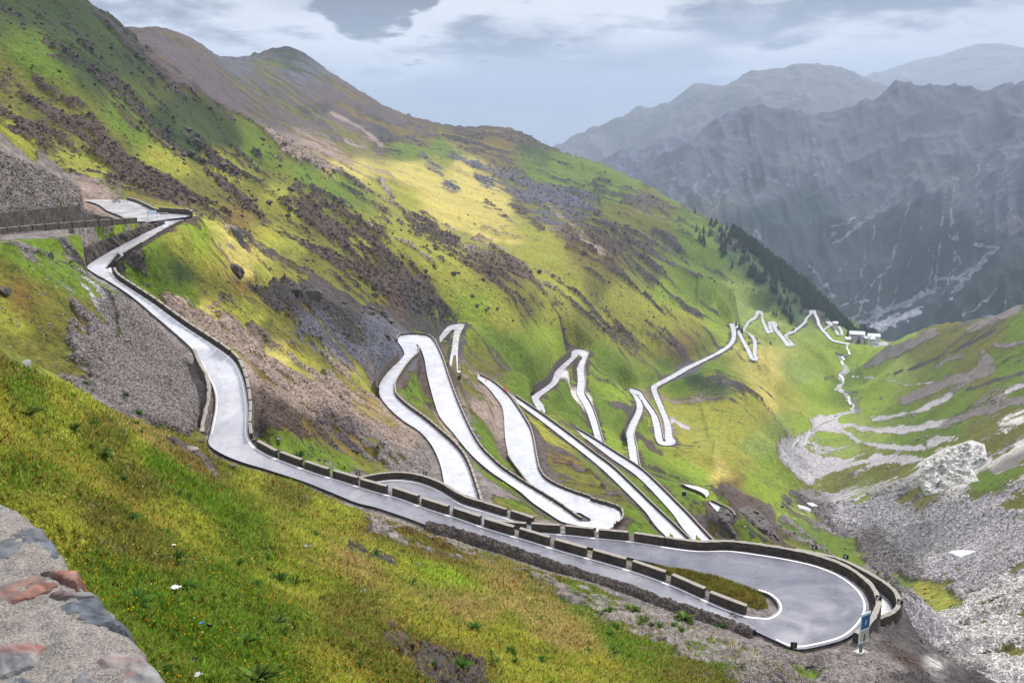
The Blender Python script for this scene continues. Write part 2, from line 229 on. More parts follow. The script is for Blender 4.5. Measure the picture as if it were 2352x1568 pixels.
# natural roughness: ribs and gullies running down the fall line
H = np.zeros(X.shape); ROCKN = np.zeros(X.shape)
ca, sa = math.cos(.22), math.sin(.22); XR = X*ca-Y*sa; YR = X*sa+Y*ca
for j, (L, st) in enumerate([(420, 2.6), (190, 3.0), (90, 3.0), (42, 2.6), (20, 2.0), (9, 1.5), (4.5, 1.2), (2.2, 1.0), (1.1, 1.)]):
    q = L/RR; w = np.clip((.55-q)/.2, 0, 1)*np.clip((q-.006)/.008, 0, 1)
    n = vnoise(XR/(L*st)+3.1*j, YR/L+1.7*j, j)
    rid = 1-2*np.abs(vnoise(XR/(L*st)+13.1*j, YR/L+5.7*j, 40+j))
    H += (n*.5+rid*.5)*L*w*(.055 if j < 5 else .045)
    if 2 <= j <= 6: ROCKN += rid*w
H = H*(1-.55*np.clip((RR-650)/500, 0, 1)*np.clip((X < 150)*1.0, 0, 1))
Zt = Zb+H*(.1+.9*far)*np.clip(.35+far, 0, 1)
# rock steps on the shadowed rocky patches come later from the rock mask
# ------------------------------------------------------------------ what grows or lies where (surface colours, with sun patches and cloud shade painted in, one soft dab per place)
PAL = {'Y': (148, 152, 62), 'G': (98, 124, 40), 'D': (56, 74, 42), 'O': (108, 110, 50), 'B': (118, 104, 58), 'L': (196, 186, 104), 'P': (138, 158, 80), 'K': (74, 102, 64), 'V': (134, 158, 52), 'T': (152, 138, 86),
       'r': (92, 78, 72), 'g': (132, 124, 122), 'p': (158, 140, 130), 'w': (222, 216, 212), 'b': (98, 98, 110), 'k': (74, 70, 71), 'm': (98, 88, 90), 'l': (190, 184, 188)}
DABS = """
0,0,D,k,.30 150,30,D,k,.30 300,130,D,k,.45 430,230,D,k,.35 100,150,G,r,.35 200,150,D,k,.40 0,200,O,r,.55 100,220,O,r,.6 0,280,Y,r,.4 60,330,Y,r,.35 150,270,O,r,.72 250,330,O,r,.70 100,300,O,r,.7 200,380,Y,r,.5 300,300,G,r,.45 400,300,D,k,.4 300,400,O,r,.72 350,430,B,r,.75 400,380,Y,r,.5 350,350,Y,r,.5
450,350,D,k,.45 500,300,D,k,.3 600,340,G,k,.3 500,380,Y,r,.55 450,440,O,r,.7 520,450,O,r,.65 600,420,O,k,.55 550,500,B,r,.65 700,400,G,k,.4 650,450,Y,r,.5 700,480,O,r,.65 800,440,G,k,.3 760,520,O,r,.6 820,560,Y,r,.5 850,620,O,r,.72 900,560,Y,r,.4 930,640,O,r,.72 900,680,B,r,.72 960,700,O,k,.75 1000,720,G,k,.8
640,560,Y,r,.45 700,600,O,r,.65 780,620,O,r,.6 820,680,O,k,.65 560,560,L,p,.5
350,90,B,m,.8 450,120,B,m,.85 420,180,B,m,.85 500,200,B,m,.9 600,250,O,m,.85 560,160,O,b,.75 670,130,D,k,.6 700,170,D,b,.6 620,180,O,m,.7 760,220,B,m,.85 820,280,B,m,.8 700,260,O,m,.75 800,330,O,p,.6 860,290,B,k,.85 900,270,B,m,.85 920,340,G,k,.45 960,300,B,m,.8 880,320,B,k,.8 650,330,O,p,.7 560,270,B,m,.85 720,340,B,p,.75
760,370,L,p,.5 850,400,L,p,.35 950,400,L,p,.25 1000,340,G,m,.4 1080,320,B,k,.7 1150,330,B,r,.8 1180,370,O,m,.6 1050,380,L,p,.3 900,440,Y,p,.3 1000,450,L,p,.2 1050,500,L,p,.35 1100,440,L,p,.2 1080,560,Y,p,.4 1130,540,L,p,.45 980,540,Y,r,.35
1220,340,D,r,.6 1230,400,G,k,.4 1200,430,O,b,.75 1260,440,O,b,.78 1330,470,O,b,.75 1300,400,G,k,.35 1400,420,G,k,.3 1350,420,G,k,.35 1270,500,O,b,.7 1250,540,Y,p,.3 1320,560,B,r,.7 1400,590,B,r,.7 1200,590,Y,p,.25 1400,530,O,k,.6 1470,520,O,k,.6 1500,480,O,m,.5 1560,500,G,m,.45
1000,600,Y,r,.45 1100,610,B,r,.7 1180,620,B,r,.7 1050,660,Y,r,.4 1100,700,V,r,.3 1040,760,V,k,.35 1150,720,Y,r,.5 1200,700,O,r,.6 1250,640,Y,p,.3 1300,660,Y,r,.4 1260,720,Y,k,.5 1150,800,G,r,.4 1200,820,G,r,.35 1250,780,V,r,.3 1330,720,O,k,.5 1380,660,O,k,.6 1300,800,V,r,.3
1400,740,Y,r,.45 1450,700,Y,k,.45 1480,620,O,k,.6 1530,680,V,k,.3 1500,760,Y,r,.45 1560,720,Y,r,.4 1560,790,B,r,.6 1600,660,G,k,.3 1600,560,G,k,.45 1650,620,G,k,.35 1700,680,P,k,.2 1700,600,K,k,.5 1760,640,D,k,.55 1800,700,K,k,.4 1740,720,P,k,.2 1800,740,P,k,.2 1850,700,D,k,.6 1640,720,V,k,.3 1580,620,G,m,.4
1200,900,G,r,.2 1100,820,O,m,.5 1290,920,G,r,.25 1400,850,G,r,.25 1400,950,G,r,.25 1430,900,V,r,.2 1350,1000,G,r,.25 1400,1020,V,r,.2 1550,880,G,r,.3 1600,870,D,b,.4 1650,850,G,m,.35 1560,950,Y,p,.3 1600,950,Y,p,.35 1650,950,Y,r,.35 1700,900,Y,k,.4 1700,980,Y,m,.3 1750,900,L,m,.25 1780,850,L,k,.2 1800,900,Y,k,.25 1830,860,P,k,.1
1600,1050,Y,m,.3 1650,1080,L,m,.3 1700,1060,Y,m,.3 1750,1030,P,k,.2 1700,1120,B,m,.6 1750,1120,V,m,.25 1780,1080,V,k,.1 1560,1100,G,r,.2 1600,1150,G,r,.25 1500,1080,G,r,.3 1850,1000,V,k,.1 1800,990,P,g,.2 1880,900,V,k,.05 1900,830,V,k,.05
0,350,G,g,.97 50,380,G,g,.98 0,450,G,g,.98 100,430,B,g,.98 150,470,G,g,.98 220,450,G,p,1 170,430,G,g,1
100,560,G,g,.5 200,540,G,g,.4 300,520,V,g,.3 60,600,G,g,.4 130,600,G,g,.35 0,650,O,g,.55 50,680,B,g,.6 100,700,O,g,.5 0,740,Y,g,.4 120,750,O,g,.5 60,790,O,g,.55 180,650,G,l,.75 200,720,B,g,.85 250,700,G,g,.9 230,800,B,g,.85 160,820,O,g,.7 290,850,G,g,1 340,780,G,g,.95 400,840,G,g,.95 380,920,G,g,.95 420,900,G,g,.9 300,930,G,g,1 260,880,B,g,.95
310,620,G,k,.2 350,600,G,r,.3 420,560,Y,r,.3 480,590,Y,r,.35 450,560,V,r,.3 540,600,L,p,.5 400,620,D,r,.35 480,650,O,r,.5 560,640,B,k,.6 620,640,Y,r,.5 640,690,O,k,.85 700,690,B,k,.9 720,740,O,b,.95 800,750,O,k,.93 860,760,G,b,.96 550,720,Y,r,.35 620,760,O,r,.55 700,790,O,b,.75 800,820,O,b,.92 880,800,O,b,.95 430,690,G,p,.6 500,740,L,p,.75 560,790,T,p,.75 640,810,L,p,.4 700,840,Y,p,.45 620,860,B,p,.75
770,850,O,p,.75 830,860,Y,p,.4 700,920,T,p,.9 780,920,T,p,.85 850,940,T,p,.75 640,960,B,r,.85 700,990,B,r,.8 640,1010,G,k,.3 700,1030,G,k,.5 780,1000,B,m,.85 900,1000,T,p,.85 960,1040,G,g,.92 860,1060,O,g,.75 960,1080,G,g,.9 780,1070,G,g,.5 920,1060,O,g,.85
950,900,G,r,.3 1000,960,O,p,.5 1030,1050,G,r,.4 1000,860,O,r,.4 1120,880,O,p,.6 1130,930,B,p,.85 1150,960,O,p,.8 1100,1000,G,g,.4 1150,1060,G,r,.35 1080,1100,B,g,.6 1180,1130,G,r,.4 1160,1170,B,g,.75 1250,1200,B,g,.7 1300,1060,B,m,.6 1280,1000,Y,m,.4 1300,1100,O,m,.6 1230,980,Y,r,.3 1380,1130,O,m,.6 1450,1160,G,m,.25 1480,1200,G,r,.25 1380,1050,G,m,.5 1520,1150,G,r,.2
1600,1190,B,m,.9 1640,1200,B,m,.95 1680,1210,O,k,.7 1680,1170,G,r,.3 1720,1220,G,r,.25 1740,1190,B,r,1 1760,1210,B,r,1 1720,1180,B,r,1 1800,1250,O,r,.6 1620,1140,V,r,.2 1580,1080,V,r,.2
0,850,O,g,.2 60,900,G,g,.1 0,950,Y,g,.12 150,930,Y,g,.12 120,1000,Y,g,.2 250,1000,O,g,.35 50,1080,G,g,.1 0,1040,Y,g,.1 200,1100,Y,r,.2 300,1020,V,g,.15 350,1000,T,m,.5 300,1100,O,m,.5 400,1080,V,g,.15 450,1050,B,m,.65 500,1050,O,m,.4 600,1100,Y,m,.35 500,1130,V,g,.15 150,1200,Y,g,.15 250,1200,O,m,.4 320,1250,O,m,.4 400,1200,Y,m,.4 550,1200,V,g,.1 650,1120,O,g,.5 750,1180,Y,g,.35 700,1250,V,g,.12 800,1280,T,g,.25 900,1220,B,g,.65 900,1290,V,g,.15 1000,1260,B,g,.7 1000,1320,V,g,.2 1050,1390,T,m,.35
300,1350,G,r,.15 400,1400,G,r,.1 500,1350,G,r,.1 450,1500,G,r,.12 600,1400,G,r,.12 600,1530,G,r,.1 700,1350,Y,r,.15 800,1400,O,r,.15 850,1500,O,r,.2 800,1550,Y,r,.1 1000,1450,Y,r,.15 950,1480,B,r,.6 1020,1520,B,k,.75 1200,1370,T,m,.4 1150,1450,Y,r,.2 1250,1300,O,g,.6 1350,1370,G,g,.65 1300,1450,T,r,.3 1200,1550,Y,r,.2 1450,1420,O,g,.85 1550,1450,O,g,.9 1450,1490,G,g,.5 1600,1500,G,g,.7 1400,1540,Y,g,.3 1600,1550,O,g,.5 1700,1480,O,g,.75 1750,1540,O,g,.8 1850,1530,G,g,.6 1950,1530,B,g,1 2020,1520,B,g,1 2080,1520,B,r,1 2100,1560,B,k,1
1880,1300,G,g,.3 1930,1270,G,g,.3 2000,1330,G,g,.25 2060,1340,G,g,.4 1850,1220,G,g,.3 1830,1180,P,m,.6 1780,1180,V,g,.2 1880,1160,O,g,.8 1950,1180,O,l,.9 2050,1200,O,l,.97 2150,1180,O,l,.97 2000,1250,O,g,.97 2100,1260,O,l,.97 2200,1250,O,l,.97 2300,1230,O,l,.93 2250,1180,O,l,.95 2060,1300,O,g,.95 2150,1320,O,l,.9 2250,1310,O,l,.9 2330,1290,O,l,.92 2130,1370,Y,r,.15 2180,1420,G,w,.8 2250,1400,O,w,.85 2330,1360,O,w,.85 2150,1450,G,l,.75 2250,1480,O,w,.88 2200,1500,O,w,.82 2300,1550,O,w,.88 2330,1450,O,w,.88 2150,1520,O,w,.85
1840,1050,O,l,.95 1900,960,V,l,.2 1940,900,G,l,.3 1950,860,G,l,.25 1870,1030,V,l,.4 1950,1040,P,l,.55 2000,1000,P,k,.15 2050,1000,G,k,.15 2100,960,G,k,.2 2000,920,V,k,.12 2000,850,V,k,.1 2050,850,P,k,.15 2000,810,V,k,.1 2080,780,P,k,.15 2120,820,O,b,.5 2180,800,O,b,.6 2150,850,G,k,.3 2200,770,O,b,.5 2280,740,O,b,.55 2330,760,G,k,.35 2250,800,O,k,.4 2200,850,O,k,.35 2300,850,G,k,.35 2150,900,O,g,.5 2200,880,G,g,.4 2250,880,O,g,.5 2330,900,G,g,.4 2200,950,G,k,.3 2300,960,O,g,.6 2150,1000,G,g,.25 2250,1000,O,g,.6 2330,1000,O,w,.7 2100,1040,G,g,.3 2000,1060,O,l,.4 1900,1100,O,l,.4 1950,1110,O,g,.35 2050,1110,O,l,.6 2050,1070,O,l,.4 1980,1140,P,l,.5 2100,1140,O,g,.5 2150,1080,O,w,.9 2200,1060,O,w,.95 2180,1100,O,w,.95 2250,1100,G,g,.3 2300,1080,G,l,.4 2330,1120,O,l,.6 2280,1050,O,w,.6
"""
dab = []
for tok in DABS.split():
    u, v, g, r, k = tok.split(','); u, v, k = float(u), float(v), float(k)
    if r in 'rk' and .4 < k < .85: k -= .06
    if u > 1870 and v < 1110 and r != 'w': k *= .6
    if r == 'm' and u < 1200 and v < 400: k -= .10
    if u < 230 and 630 < v < 835: k -= .22
    if v > 1000 and u < 1000 and g == 'V': g = 'Y' if (u+v) % 3 < 1 else 'G'
    dab.append((float(u), float(v), g, r, k))
def raycast(u, v, Z, rmin=5.0):     # first hit of a line of sight on the terrain grid
    x, y, z = ray(u, v); t = math.atan2(x, y); s = z/math.hypot(x, y); f = (t-TH0)/dth; i = int(np.clip(f, 0, NT-2)); f -= i
    col = (Z[i]*(1-f)+Z[i+1]*f)/RR[0]
    j0 = max(0, int((math.log(rmin)-LR0)/dlr)); hit = np.nonzero(col[j0:] >= s)[0]
    if len(hit) == 0: return None
    j = j0+hit[0]; r = RR[0, j]
    if j > j0 and col[j] > col[j-1]: r = math.exp(lr[j-1]+dlr*(s-col[j-1])/(col[j]-col[j-1]))
    return np.array([r*math.sin(t), r*math.cos(t), s*r])
U_, V_ = project(np.stack([X, Y, Zt], -1))
DP = []
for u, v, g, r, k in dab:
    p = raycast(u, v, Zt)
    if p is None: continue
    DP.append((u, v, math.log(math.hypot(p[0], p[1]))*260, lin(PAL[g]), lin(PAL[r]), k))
for u, v, r in [(2120, 1560, 100), (2160, 1600, 130), (2080, 1500, 95), (2150, 1540, 115), (2060, 1470, 100), (2120, 1520, 140), (2180, 1560, 150), (2090, 1450, 140)]+[(a, b, r) for a, b in ((2200, 1560), (2170, 1530), (2240, 1590), (2150, 1515), (2200, 1530), (2130, 1500)) for r in (84, 105, 125)]: DP.append((u, v, math.log(r)*260, lin(PAL['B']), lin(PAL['k' if r < 120 else 'g']), 1.0))
DX = np.array([d[:3] for d in DP]); DC = np.array([np.concatenate([d[3], d[4], [d[5]]]) for d in DP])
# coarse evaluation then upsample
nt2, nr2 = 300, 450
ii = np.linspace(0, NT-1, nt2).astype(int); jj = np.linspace(0, NR-1, nr2).astype(int)
UU = np.clip(U_[np.ix_(ii, jj)], -400, 2800).ravel(); VV = np.clip(V_[np.ix_(ii, jj)], -500, 2400).ravel(); LK = LL[np.ix_(ii, jj)].ravel()*260
wob = 26*vnoise(UU/70, VV/45, 91)+14*vnoise(UU/25, VV/18, 92); UU = UU+wob; VV = VV+wob*.6
ATT = np.empty((UU.size, 7), np.float32)
for s in range(0, UU.size, 10000):
    e = s+10000
    du = UU[s:e, None]-DX[None, :, 0]; dv = VV[s:e, None]-DX[None, :, 1]
    a1 = du*.85+dv*.53; a2 = (-du*.53+dv*.85)*1.5    # patches run a little along the slope
    d2 = a1**2+a2**2+(LK[s:e, None]-DX[None, :, 2])**2
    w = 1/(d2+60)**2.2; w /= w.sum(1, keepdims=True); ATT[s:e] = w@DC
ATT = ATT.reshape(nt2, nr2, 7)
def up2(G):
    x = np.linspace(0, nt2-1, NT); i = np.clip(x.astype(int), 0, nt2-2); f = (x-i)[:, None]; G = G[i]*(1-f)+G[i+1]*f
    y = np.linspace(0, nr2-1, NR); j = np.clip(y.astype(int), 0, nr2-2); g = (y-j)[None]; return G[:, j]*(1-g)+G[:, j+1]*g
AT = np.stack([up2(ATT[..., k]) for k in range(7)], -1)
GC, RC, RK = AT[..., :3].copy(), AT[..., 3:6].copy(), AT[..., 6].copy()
# streaks of scree, stream beds, paths: each a line on the ground with its own width and stone colour
STROKES = [  # (window, points, half width px, colour, strength)
 ('G', [(770,400),(790,450),(720,520),(740,580),(780,620),(715,670),(740,740),(700,780),(760,830),(820,930),(825,990),(640,1040),(560,1110)], 5, 'l', .9),
 ('G', [(640,1060),(500,1140),(380,1240),(280,1330),(260,1420),(330,1490),(420,1568)], 17, 'l', .97),
 ('G', [(560,1090),(800,1120),(1050,1160),(1250,1150),(1450,1130),(1650,1090)], 9, 'l', .95), ('G', [(620,1150),(800,1190),(870,1260),(1050,1290),(1250,1310),(1450,1320)], 6, 'l', .9),
 ('G', [(450,1450),(700,1480),(900,1440),(1200,1420),(1430,1420)], 13, 'l', .95), ('G', [(1000,1060),(1200,1030),(1400,990),(1550,930),(1700,850)], 6, 'l', .85),
 ('G', [(1650,1100),(1850,1030),(2050,970),(2352,880)], 13, 'g', .95), ('G', [(1280,900),(1450,840),(1600,750),(1750,700),(1880,680),(2080,620)], 16, 'g', .95),
 ('G', [(960,590),(1100,500),(1280,440),(1400,370),(1520,310)], 17, 'g', .95), ('G', [(1560,600),(1680,530),(1800,490)], 11, 'g', .8), ('G', [(1860,270),(2050,190),(2150,130),(2300,80)], 12, 'g', .85),
 ('G', [(1120,670),(1350,610),(1600,510),(1700,470),(1950,340),(2100,270)], 4, 'k', .85), ('G', [(820,680),(1100,700),(1300,760),(1550,730)], 2, 'l', .8), ('G', [(1850,800),(2050,730),(2352,650)], 4, 'k', .9),
 ('G', [(2100,400),(2200,410),(2352,370)], 5, 'g', .9), ('G', [(2000,480),(2060,540),(1980,580)], 9, 'g', .8), ('G', [(1030,400),(1120,380)], 9, 'w', .95), ('G', [(1150,320),(1200,300)], 8, 'g', .9), ('G', [(680,480),(760,490)], 6, 'k', .9), ('G', [(760,820),(870,820)], 5, 'k', .9), ('G', [(850,900),(870,1000)], 7, 'g', .9), ('G', [(600,700),(640,680)], 6, 'k', .7),
 ('G', [(2200,820),(2330,760)], 6, 'w', 1), ('G', [(2150,1100),(2280,1060),(2352,1020)], 12, 'w', .95), ('G', [(1500,1300),(1600,1260),(1750,1230)], 9, 'w', .95), ('G', [(2000,1400),(2150,1330),(2352,1200)], 6, 'g', .9), ('G', [(1560,930),(1680,850)], 6, 'w', .9), ('G', [(2100,1520),(2352,1380)], 18, 'g', .9),
 ('D', [(130,580),(165,650),(215,710),(260,760),(300,810),(318,860),(322,930)], 5, 'k', .95), ('D', [(1040,500),(1060,530),(1075,560)], 5, 'p', .9), ('D', [(1000,620),(1100,660),(1180,720)], 3, 'p', .7),
 ('D', [(830,300),(880,340),(910,385)], 7, 'm', .95), ('D', [(870,310),(900,350),(940,400)], 5, 'm', .95), ('D', [(900,310),(980,350),(1040,400)], 4, 'p', .8), ('D', [(830,300),(850,292),(890,296)], 13, 'k', 1),
 ('D', [(1320,555),(1360,580),(1390,600)], 9, 'r', 1), ('D', [(1400,560),(1440,590),(1470,620)], 13, 'r', .95), ('D', [(1150,420),(1190,470),(1240,510)], 12, 'b', .9), ('D', [(1230,420),(1290,450),(1330,500)], 13, 'b', .9), ('D', [(1330,500),(1400,520),(1450,560)], 10, 'b', .85),
 ('D', [(1130,590),(1200,640),(1230,660)], 14, 'r', .9), ('D', [(890,610),(960,680),(1010,720)], 17, 'r', .85), ('D', [(640,650),(700,680),(740,700)], 15, 'k', .95), ('D', [(60,270),(130,290),(190,340)], 18, 'r', .9), ('D', [(0,230),(40,270),(80,300)], 12, 'r', .9), ('D', [(230,360),(300,400),(370,440)], 14, 'r', .85), ('D', [(420,270),(470,330)], 9, 'k', .7), ('D', [(570,440),(640,480)], 11, 'k', .8), ('D', [(700,420),(760,440)], 9, 'k', .8), ('D', [(800,520),(860,600)], 12, 'r', .8), ('D', [(1080,560),(1150,640)], 6, 'r', .8),
 ('D', [(1490,560),(1560,620),(1640,700)], 5, 'p', .6), ('D', [(1700,570),(1780,620),(1850,690)], 12, 'k', .7), ('D', [(1560,730),(1640,780)], 8, 'm', .5), ('D', [(1750,900),(1880,950)], 3, 'm', .6), ('D', [(1530,1020),(1560,1060),(1600,1100)], 9, 'w', .96), ('D', [(1600,1100),(1620,1125)], 8, 'm', .95),
 ('D', [(1000,1200),(1150,1240),(1300,1310),(1400,1350)], 6, 'g', .8), ('D', [(1300,1330),(1450,1370),(1560,1440),(1650,1460)], 14, 'g', .85), ('D', [(960,1490),(1020,1520),(1060,1540)], 13, 'k', .97), ('D', [(260,1100),(310,1150),(370,1230)], 8, 'm', .7), ('D', [(60,640),(110,660),(140,700)], 5, 'k', .6),
 ('D', [(1700,1180),(1740,1190),(1770,1215),(1790,1240)], 10, 'r', 1), ('D', [(1830,1150),(1870,1165)], 6, 'l', .9), ('D', [(1680,1100),(1740,1110)], 13, 'm', .85),
 ('D', [(0,480),(60,480),(160,490)], 14, 'g', 1),
 ('D', [(2045,1440),(2085,1490),(2120,1540),(2150,1575)], 20, 'k', 1), ('D', [(1980,1500),(2040,1530),(2080,1568)], 26, 'm', 1)]
UC = np.clip(U_, -500, 2900); VC = np.clip(V_, -600, 2400)
SM = np.zeros(X.shape)
for w, P, hw, c, st in STROKES:
    if c == 'w' and w == 'G': st = .66; c = 'l' if hw < 10 else 'w'
    if w == 'G' and hw in (16, 17, 13, 12, 11) and c in 'gk': hw *= .7
    Q = [zz(w, *p) for p in P]; lrp = []
    for u, v in Q:
        p = raycast(u, v, Zt); lrp.append(math.log(math.hypot(p[0], p[1])) if p is not None else None)
    good = [l for l in lrp if l is not None]
    if not good: continue
    lo, hi = min(good)-.12, max(good)+.12
    ua = min(q[0] for q in Q)-hw*3; ub = max(q[0] for q in Q)+hw*3; j0 = int(max(0, (lo-LR0)/dlr)); j1 = int(min(NR, (hi-LR0)/dlr+2))
    ta = math.atan2(*ray(ua, 800)[:2]) if ua > -2000 else TH0; i0 = int(np.clip((math.atan2((ua-1176)/F, 1.1)-TH0)/dth-30 if ua > 1176 else (math.atan2((ua-1176)/F, .7)-TH0)/dth-30, 0, NT)); i1 = int(np.clip((math.atan2((ub-1176)/F, .7 if ub > 1176 else 1.1)-TH0)/dth+30, 0, NT))
    if i1-i0 < 2 or j1-j0 < 2: continue
    us, vs = UC[i0:i1, j0:j1], VC[i0:i1, j0:j1]; wb = hw*.6*vnoise(us/(hw*2.5), vs/(hw*2), 77); d = np.full(us.shape, 1e9)
    for (a, b), (c2, d2) in zip(Q[:-1], Q[1:]):
        L2 = (c2-a)**2+(d2-b)**2+1e-9; t = np.clip(((us-a)*(c2-a)+(vs-b)*(d2-b))/L2, 0, 1); d = np.minimum(d, np.hypot(us-a-t*(c2-a), vs-b-t*(d2-b)))
    if c in 'rbkm' and w == 'D' and hw > 4: st = .5+(st-.5)*.5
    m = np.clip((hw*1.5-(d+wb))/(hw*1.1), 0, 1); m = m*m*(3-2*m)
    if w == 'G' and c != 'w': SM[i0:i1, j0:j1] = np.maximum(SM[i0:i1, j0:j1], m)
    RK[i0:i1, j0:j1] = RK[i0:i1, j0:j1]*(1-m)+st*m; cc = lin(PAL[c]); RC[i0:i1, j0:j1] = RC[i0:i1, j0:j1]*(1-m[..., None])+cc*m[..., None]
# earth and stones right beside the asphalt
m = np.clip(1-(RD-1.0)/(1.2+.002*RR), 0, 1)*.35; RK = np.clip(RK+m, 0, 1)
# outcrops: where rock breaks through, worked out here so that relief and colour agree
rn = np.zeros(X.shape); wsum = np.zeros(X.shape)
for j, L in enumerate([150, 66, 30, 14, 6.5, 3, 1.4]):
    q = L/RR; w = np.clip((.30-q)/.12, 0, 1)*np.clip((q-.0022)/.003, 0, 1)*(.15, .40, .8, 1.2, 1.3, 1.1, .7)[j]; st = 4.2 if j < 4 else 3.2 if j < 5 else 2.0 if j < 6 else 1.3
    rn += (vnoise(XR/(L*st)+5.1*j, YR/L+2.3*j, 100+j)*.7+(1-2*np.abs(vnoise(XR/(L*st)+1.1*j, YR/L-4.3*j, 120+j)))*.4)*w; wsum += w*w
rn = rn/np.sqrt(wsum+.2)*.42*(1-.5*np.clip((120-RR)/40, 0, 1))
MK = rn*1.15+(RK-.5)*.9+.312+.12*np.clip((RK-.75)*4, 0, 1); MKs = np.clip((MK-.44)/.14, 0, 1); MKs = MKs*MKs*(3-2*MKs)
light = np.clip((RC.mean(-1)-lin((128, 128, 128))[0])*7, 0, 1)
crag = MKs*np.clip(far*1.5-.25, 0, 1)*np.where(RR > 280, .62, 1.0)*np.where((RR > 1000) & (UC < 1300), .4, 1.0)*(1-.85*SM)*np.where((UC > 1870) & (VC < 1160), .5, 1.0)
Zc = np.zeros(X.shape)
for j, L in enumerate([34, 17, 8.5, 4.2, 2.1, 1.0, .5]):
    q = L/RR; w = np.clip((.05-q)/.025, 0, 1)*np.clip((q-.0022)/.003, 0, 1); n = 1-2*np.abs(vnoise(XR/L/1.35+7.7*j, YR/L, 60+j)); n2 = vnoise(X/L+3*j, Y/L, 160+j); Zc += (n*.6+n2*.5)*L*w*.30
Zt = Zt+(Zc+.004*RR*MKs)*crag*(1-light*np.where(VC > 1330, .1, .55))*np.where((VC > 1330) & (UC > 1980), 1.25, 1.0)*np.clip(1.15-(RK > .93)*.6, 0, 1)
# hummocky turf
for j, L in enumerate([3.2, 1.5, .7]):
    q = L/RR; Zt += vnoise(X/L, Y/L, 200+j)*L*.05*np.clip((.12-q)/.05, 0, 1)*np.clip((q-.004)/.004, 0, 1)*np.clip(far*3, 0, 1)
RK = np.clip(MK, -.2, 1.2)
# the slope below each stretch is graded away so that the stretch lies open
HID = {'near': range(58, 99), 'second': list(range(0, 3))+list(range(9, 15)), 'bend_a': [0, 58, 59, 70, 71], 'bend_d': [0, 9], 'bend_e': [0, 7], 'bend_f': [0], 'bend_g': [], 'upper': [0]}
cap = np.full(X.shape, 9.0)
for k, (a, b, idx) in RIB.items():
    hid = set(HID.get(k, [])); n = len(a)
    seg_of = np.searchsorted(idx, np.arange(n), side='right')-1
    for i in range(n-1):
        if seg_of[i] in hid or seg_of[i]+1 in hid: continue
        q = np.stack([a[i], a[i+1], b[i], b[i+1], (a[i]+b[i])/2]); rr = np.hypot(q[:, 0], q[:, 1]); tt = np.arctan2(q[:, 0], q[:, 1])
        for e in (0, 2):
            t0, t1 = sorted((tt[e], tt[e+1])); i0 = max(0, int((t0-TH0)/dth)); i1 = min(NT, int((t1-TH0)/dth)+2)
            r_ = rr[e:e+2].mean(); s_ = (q[e:e+2, 2]/rr[e:e+2]).min(); j0 = max(0, int((math.log(r_*.6)-LR0)/dlr)); j1 = int((math.log(r_)-LR0)/dlr)
            if j1 <= j0: continue
            c = s_-.0012-.10*np.clip(1-RR[0, j0:j1]/r_-.02, 0, .08)[None]; cap[i0:i1, j0:j1] = np.minimum(cap[i0:i1, j0:j1], c)
Zt = np.minimum(Zt, cap*RR)
# roads cut into the slope
ww = 1.2+.012*RR; bl = np.clip((RD-.25)/ww, 0, 1); bl = bl*bl*(3-2*bl)
Zt = np.where(RD < 1e8, (RZ-.10-.0006*RR-.22*np.clip(-RD*3, 0, 1))*(1-bl)+Zt*bl, Zt)
Zt = np.where(RD > .35+.0012*RR, np.minimum(Zt, cap*RR), Zt)
# the graded shoulder must never stand above the carriageway
V = np.stack([X, Y, Zt], -1).reshape(-1, 3)
gi = np.arange(NT*NR).reshape(NT, NR)
Q4 = np.stack([gi[:-1, :-1], gi[:-1, 1:], gi[1:, 1:], gi[1:, :-1]], -1).reshape(-1, 4)[:, ::-1]
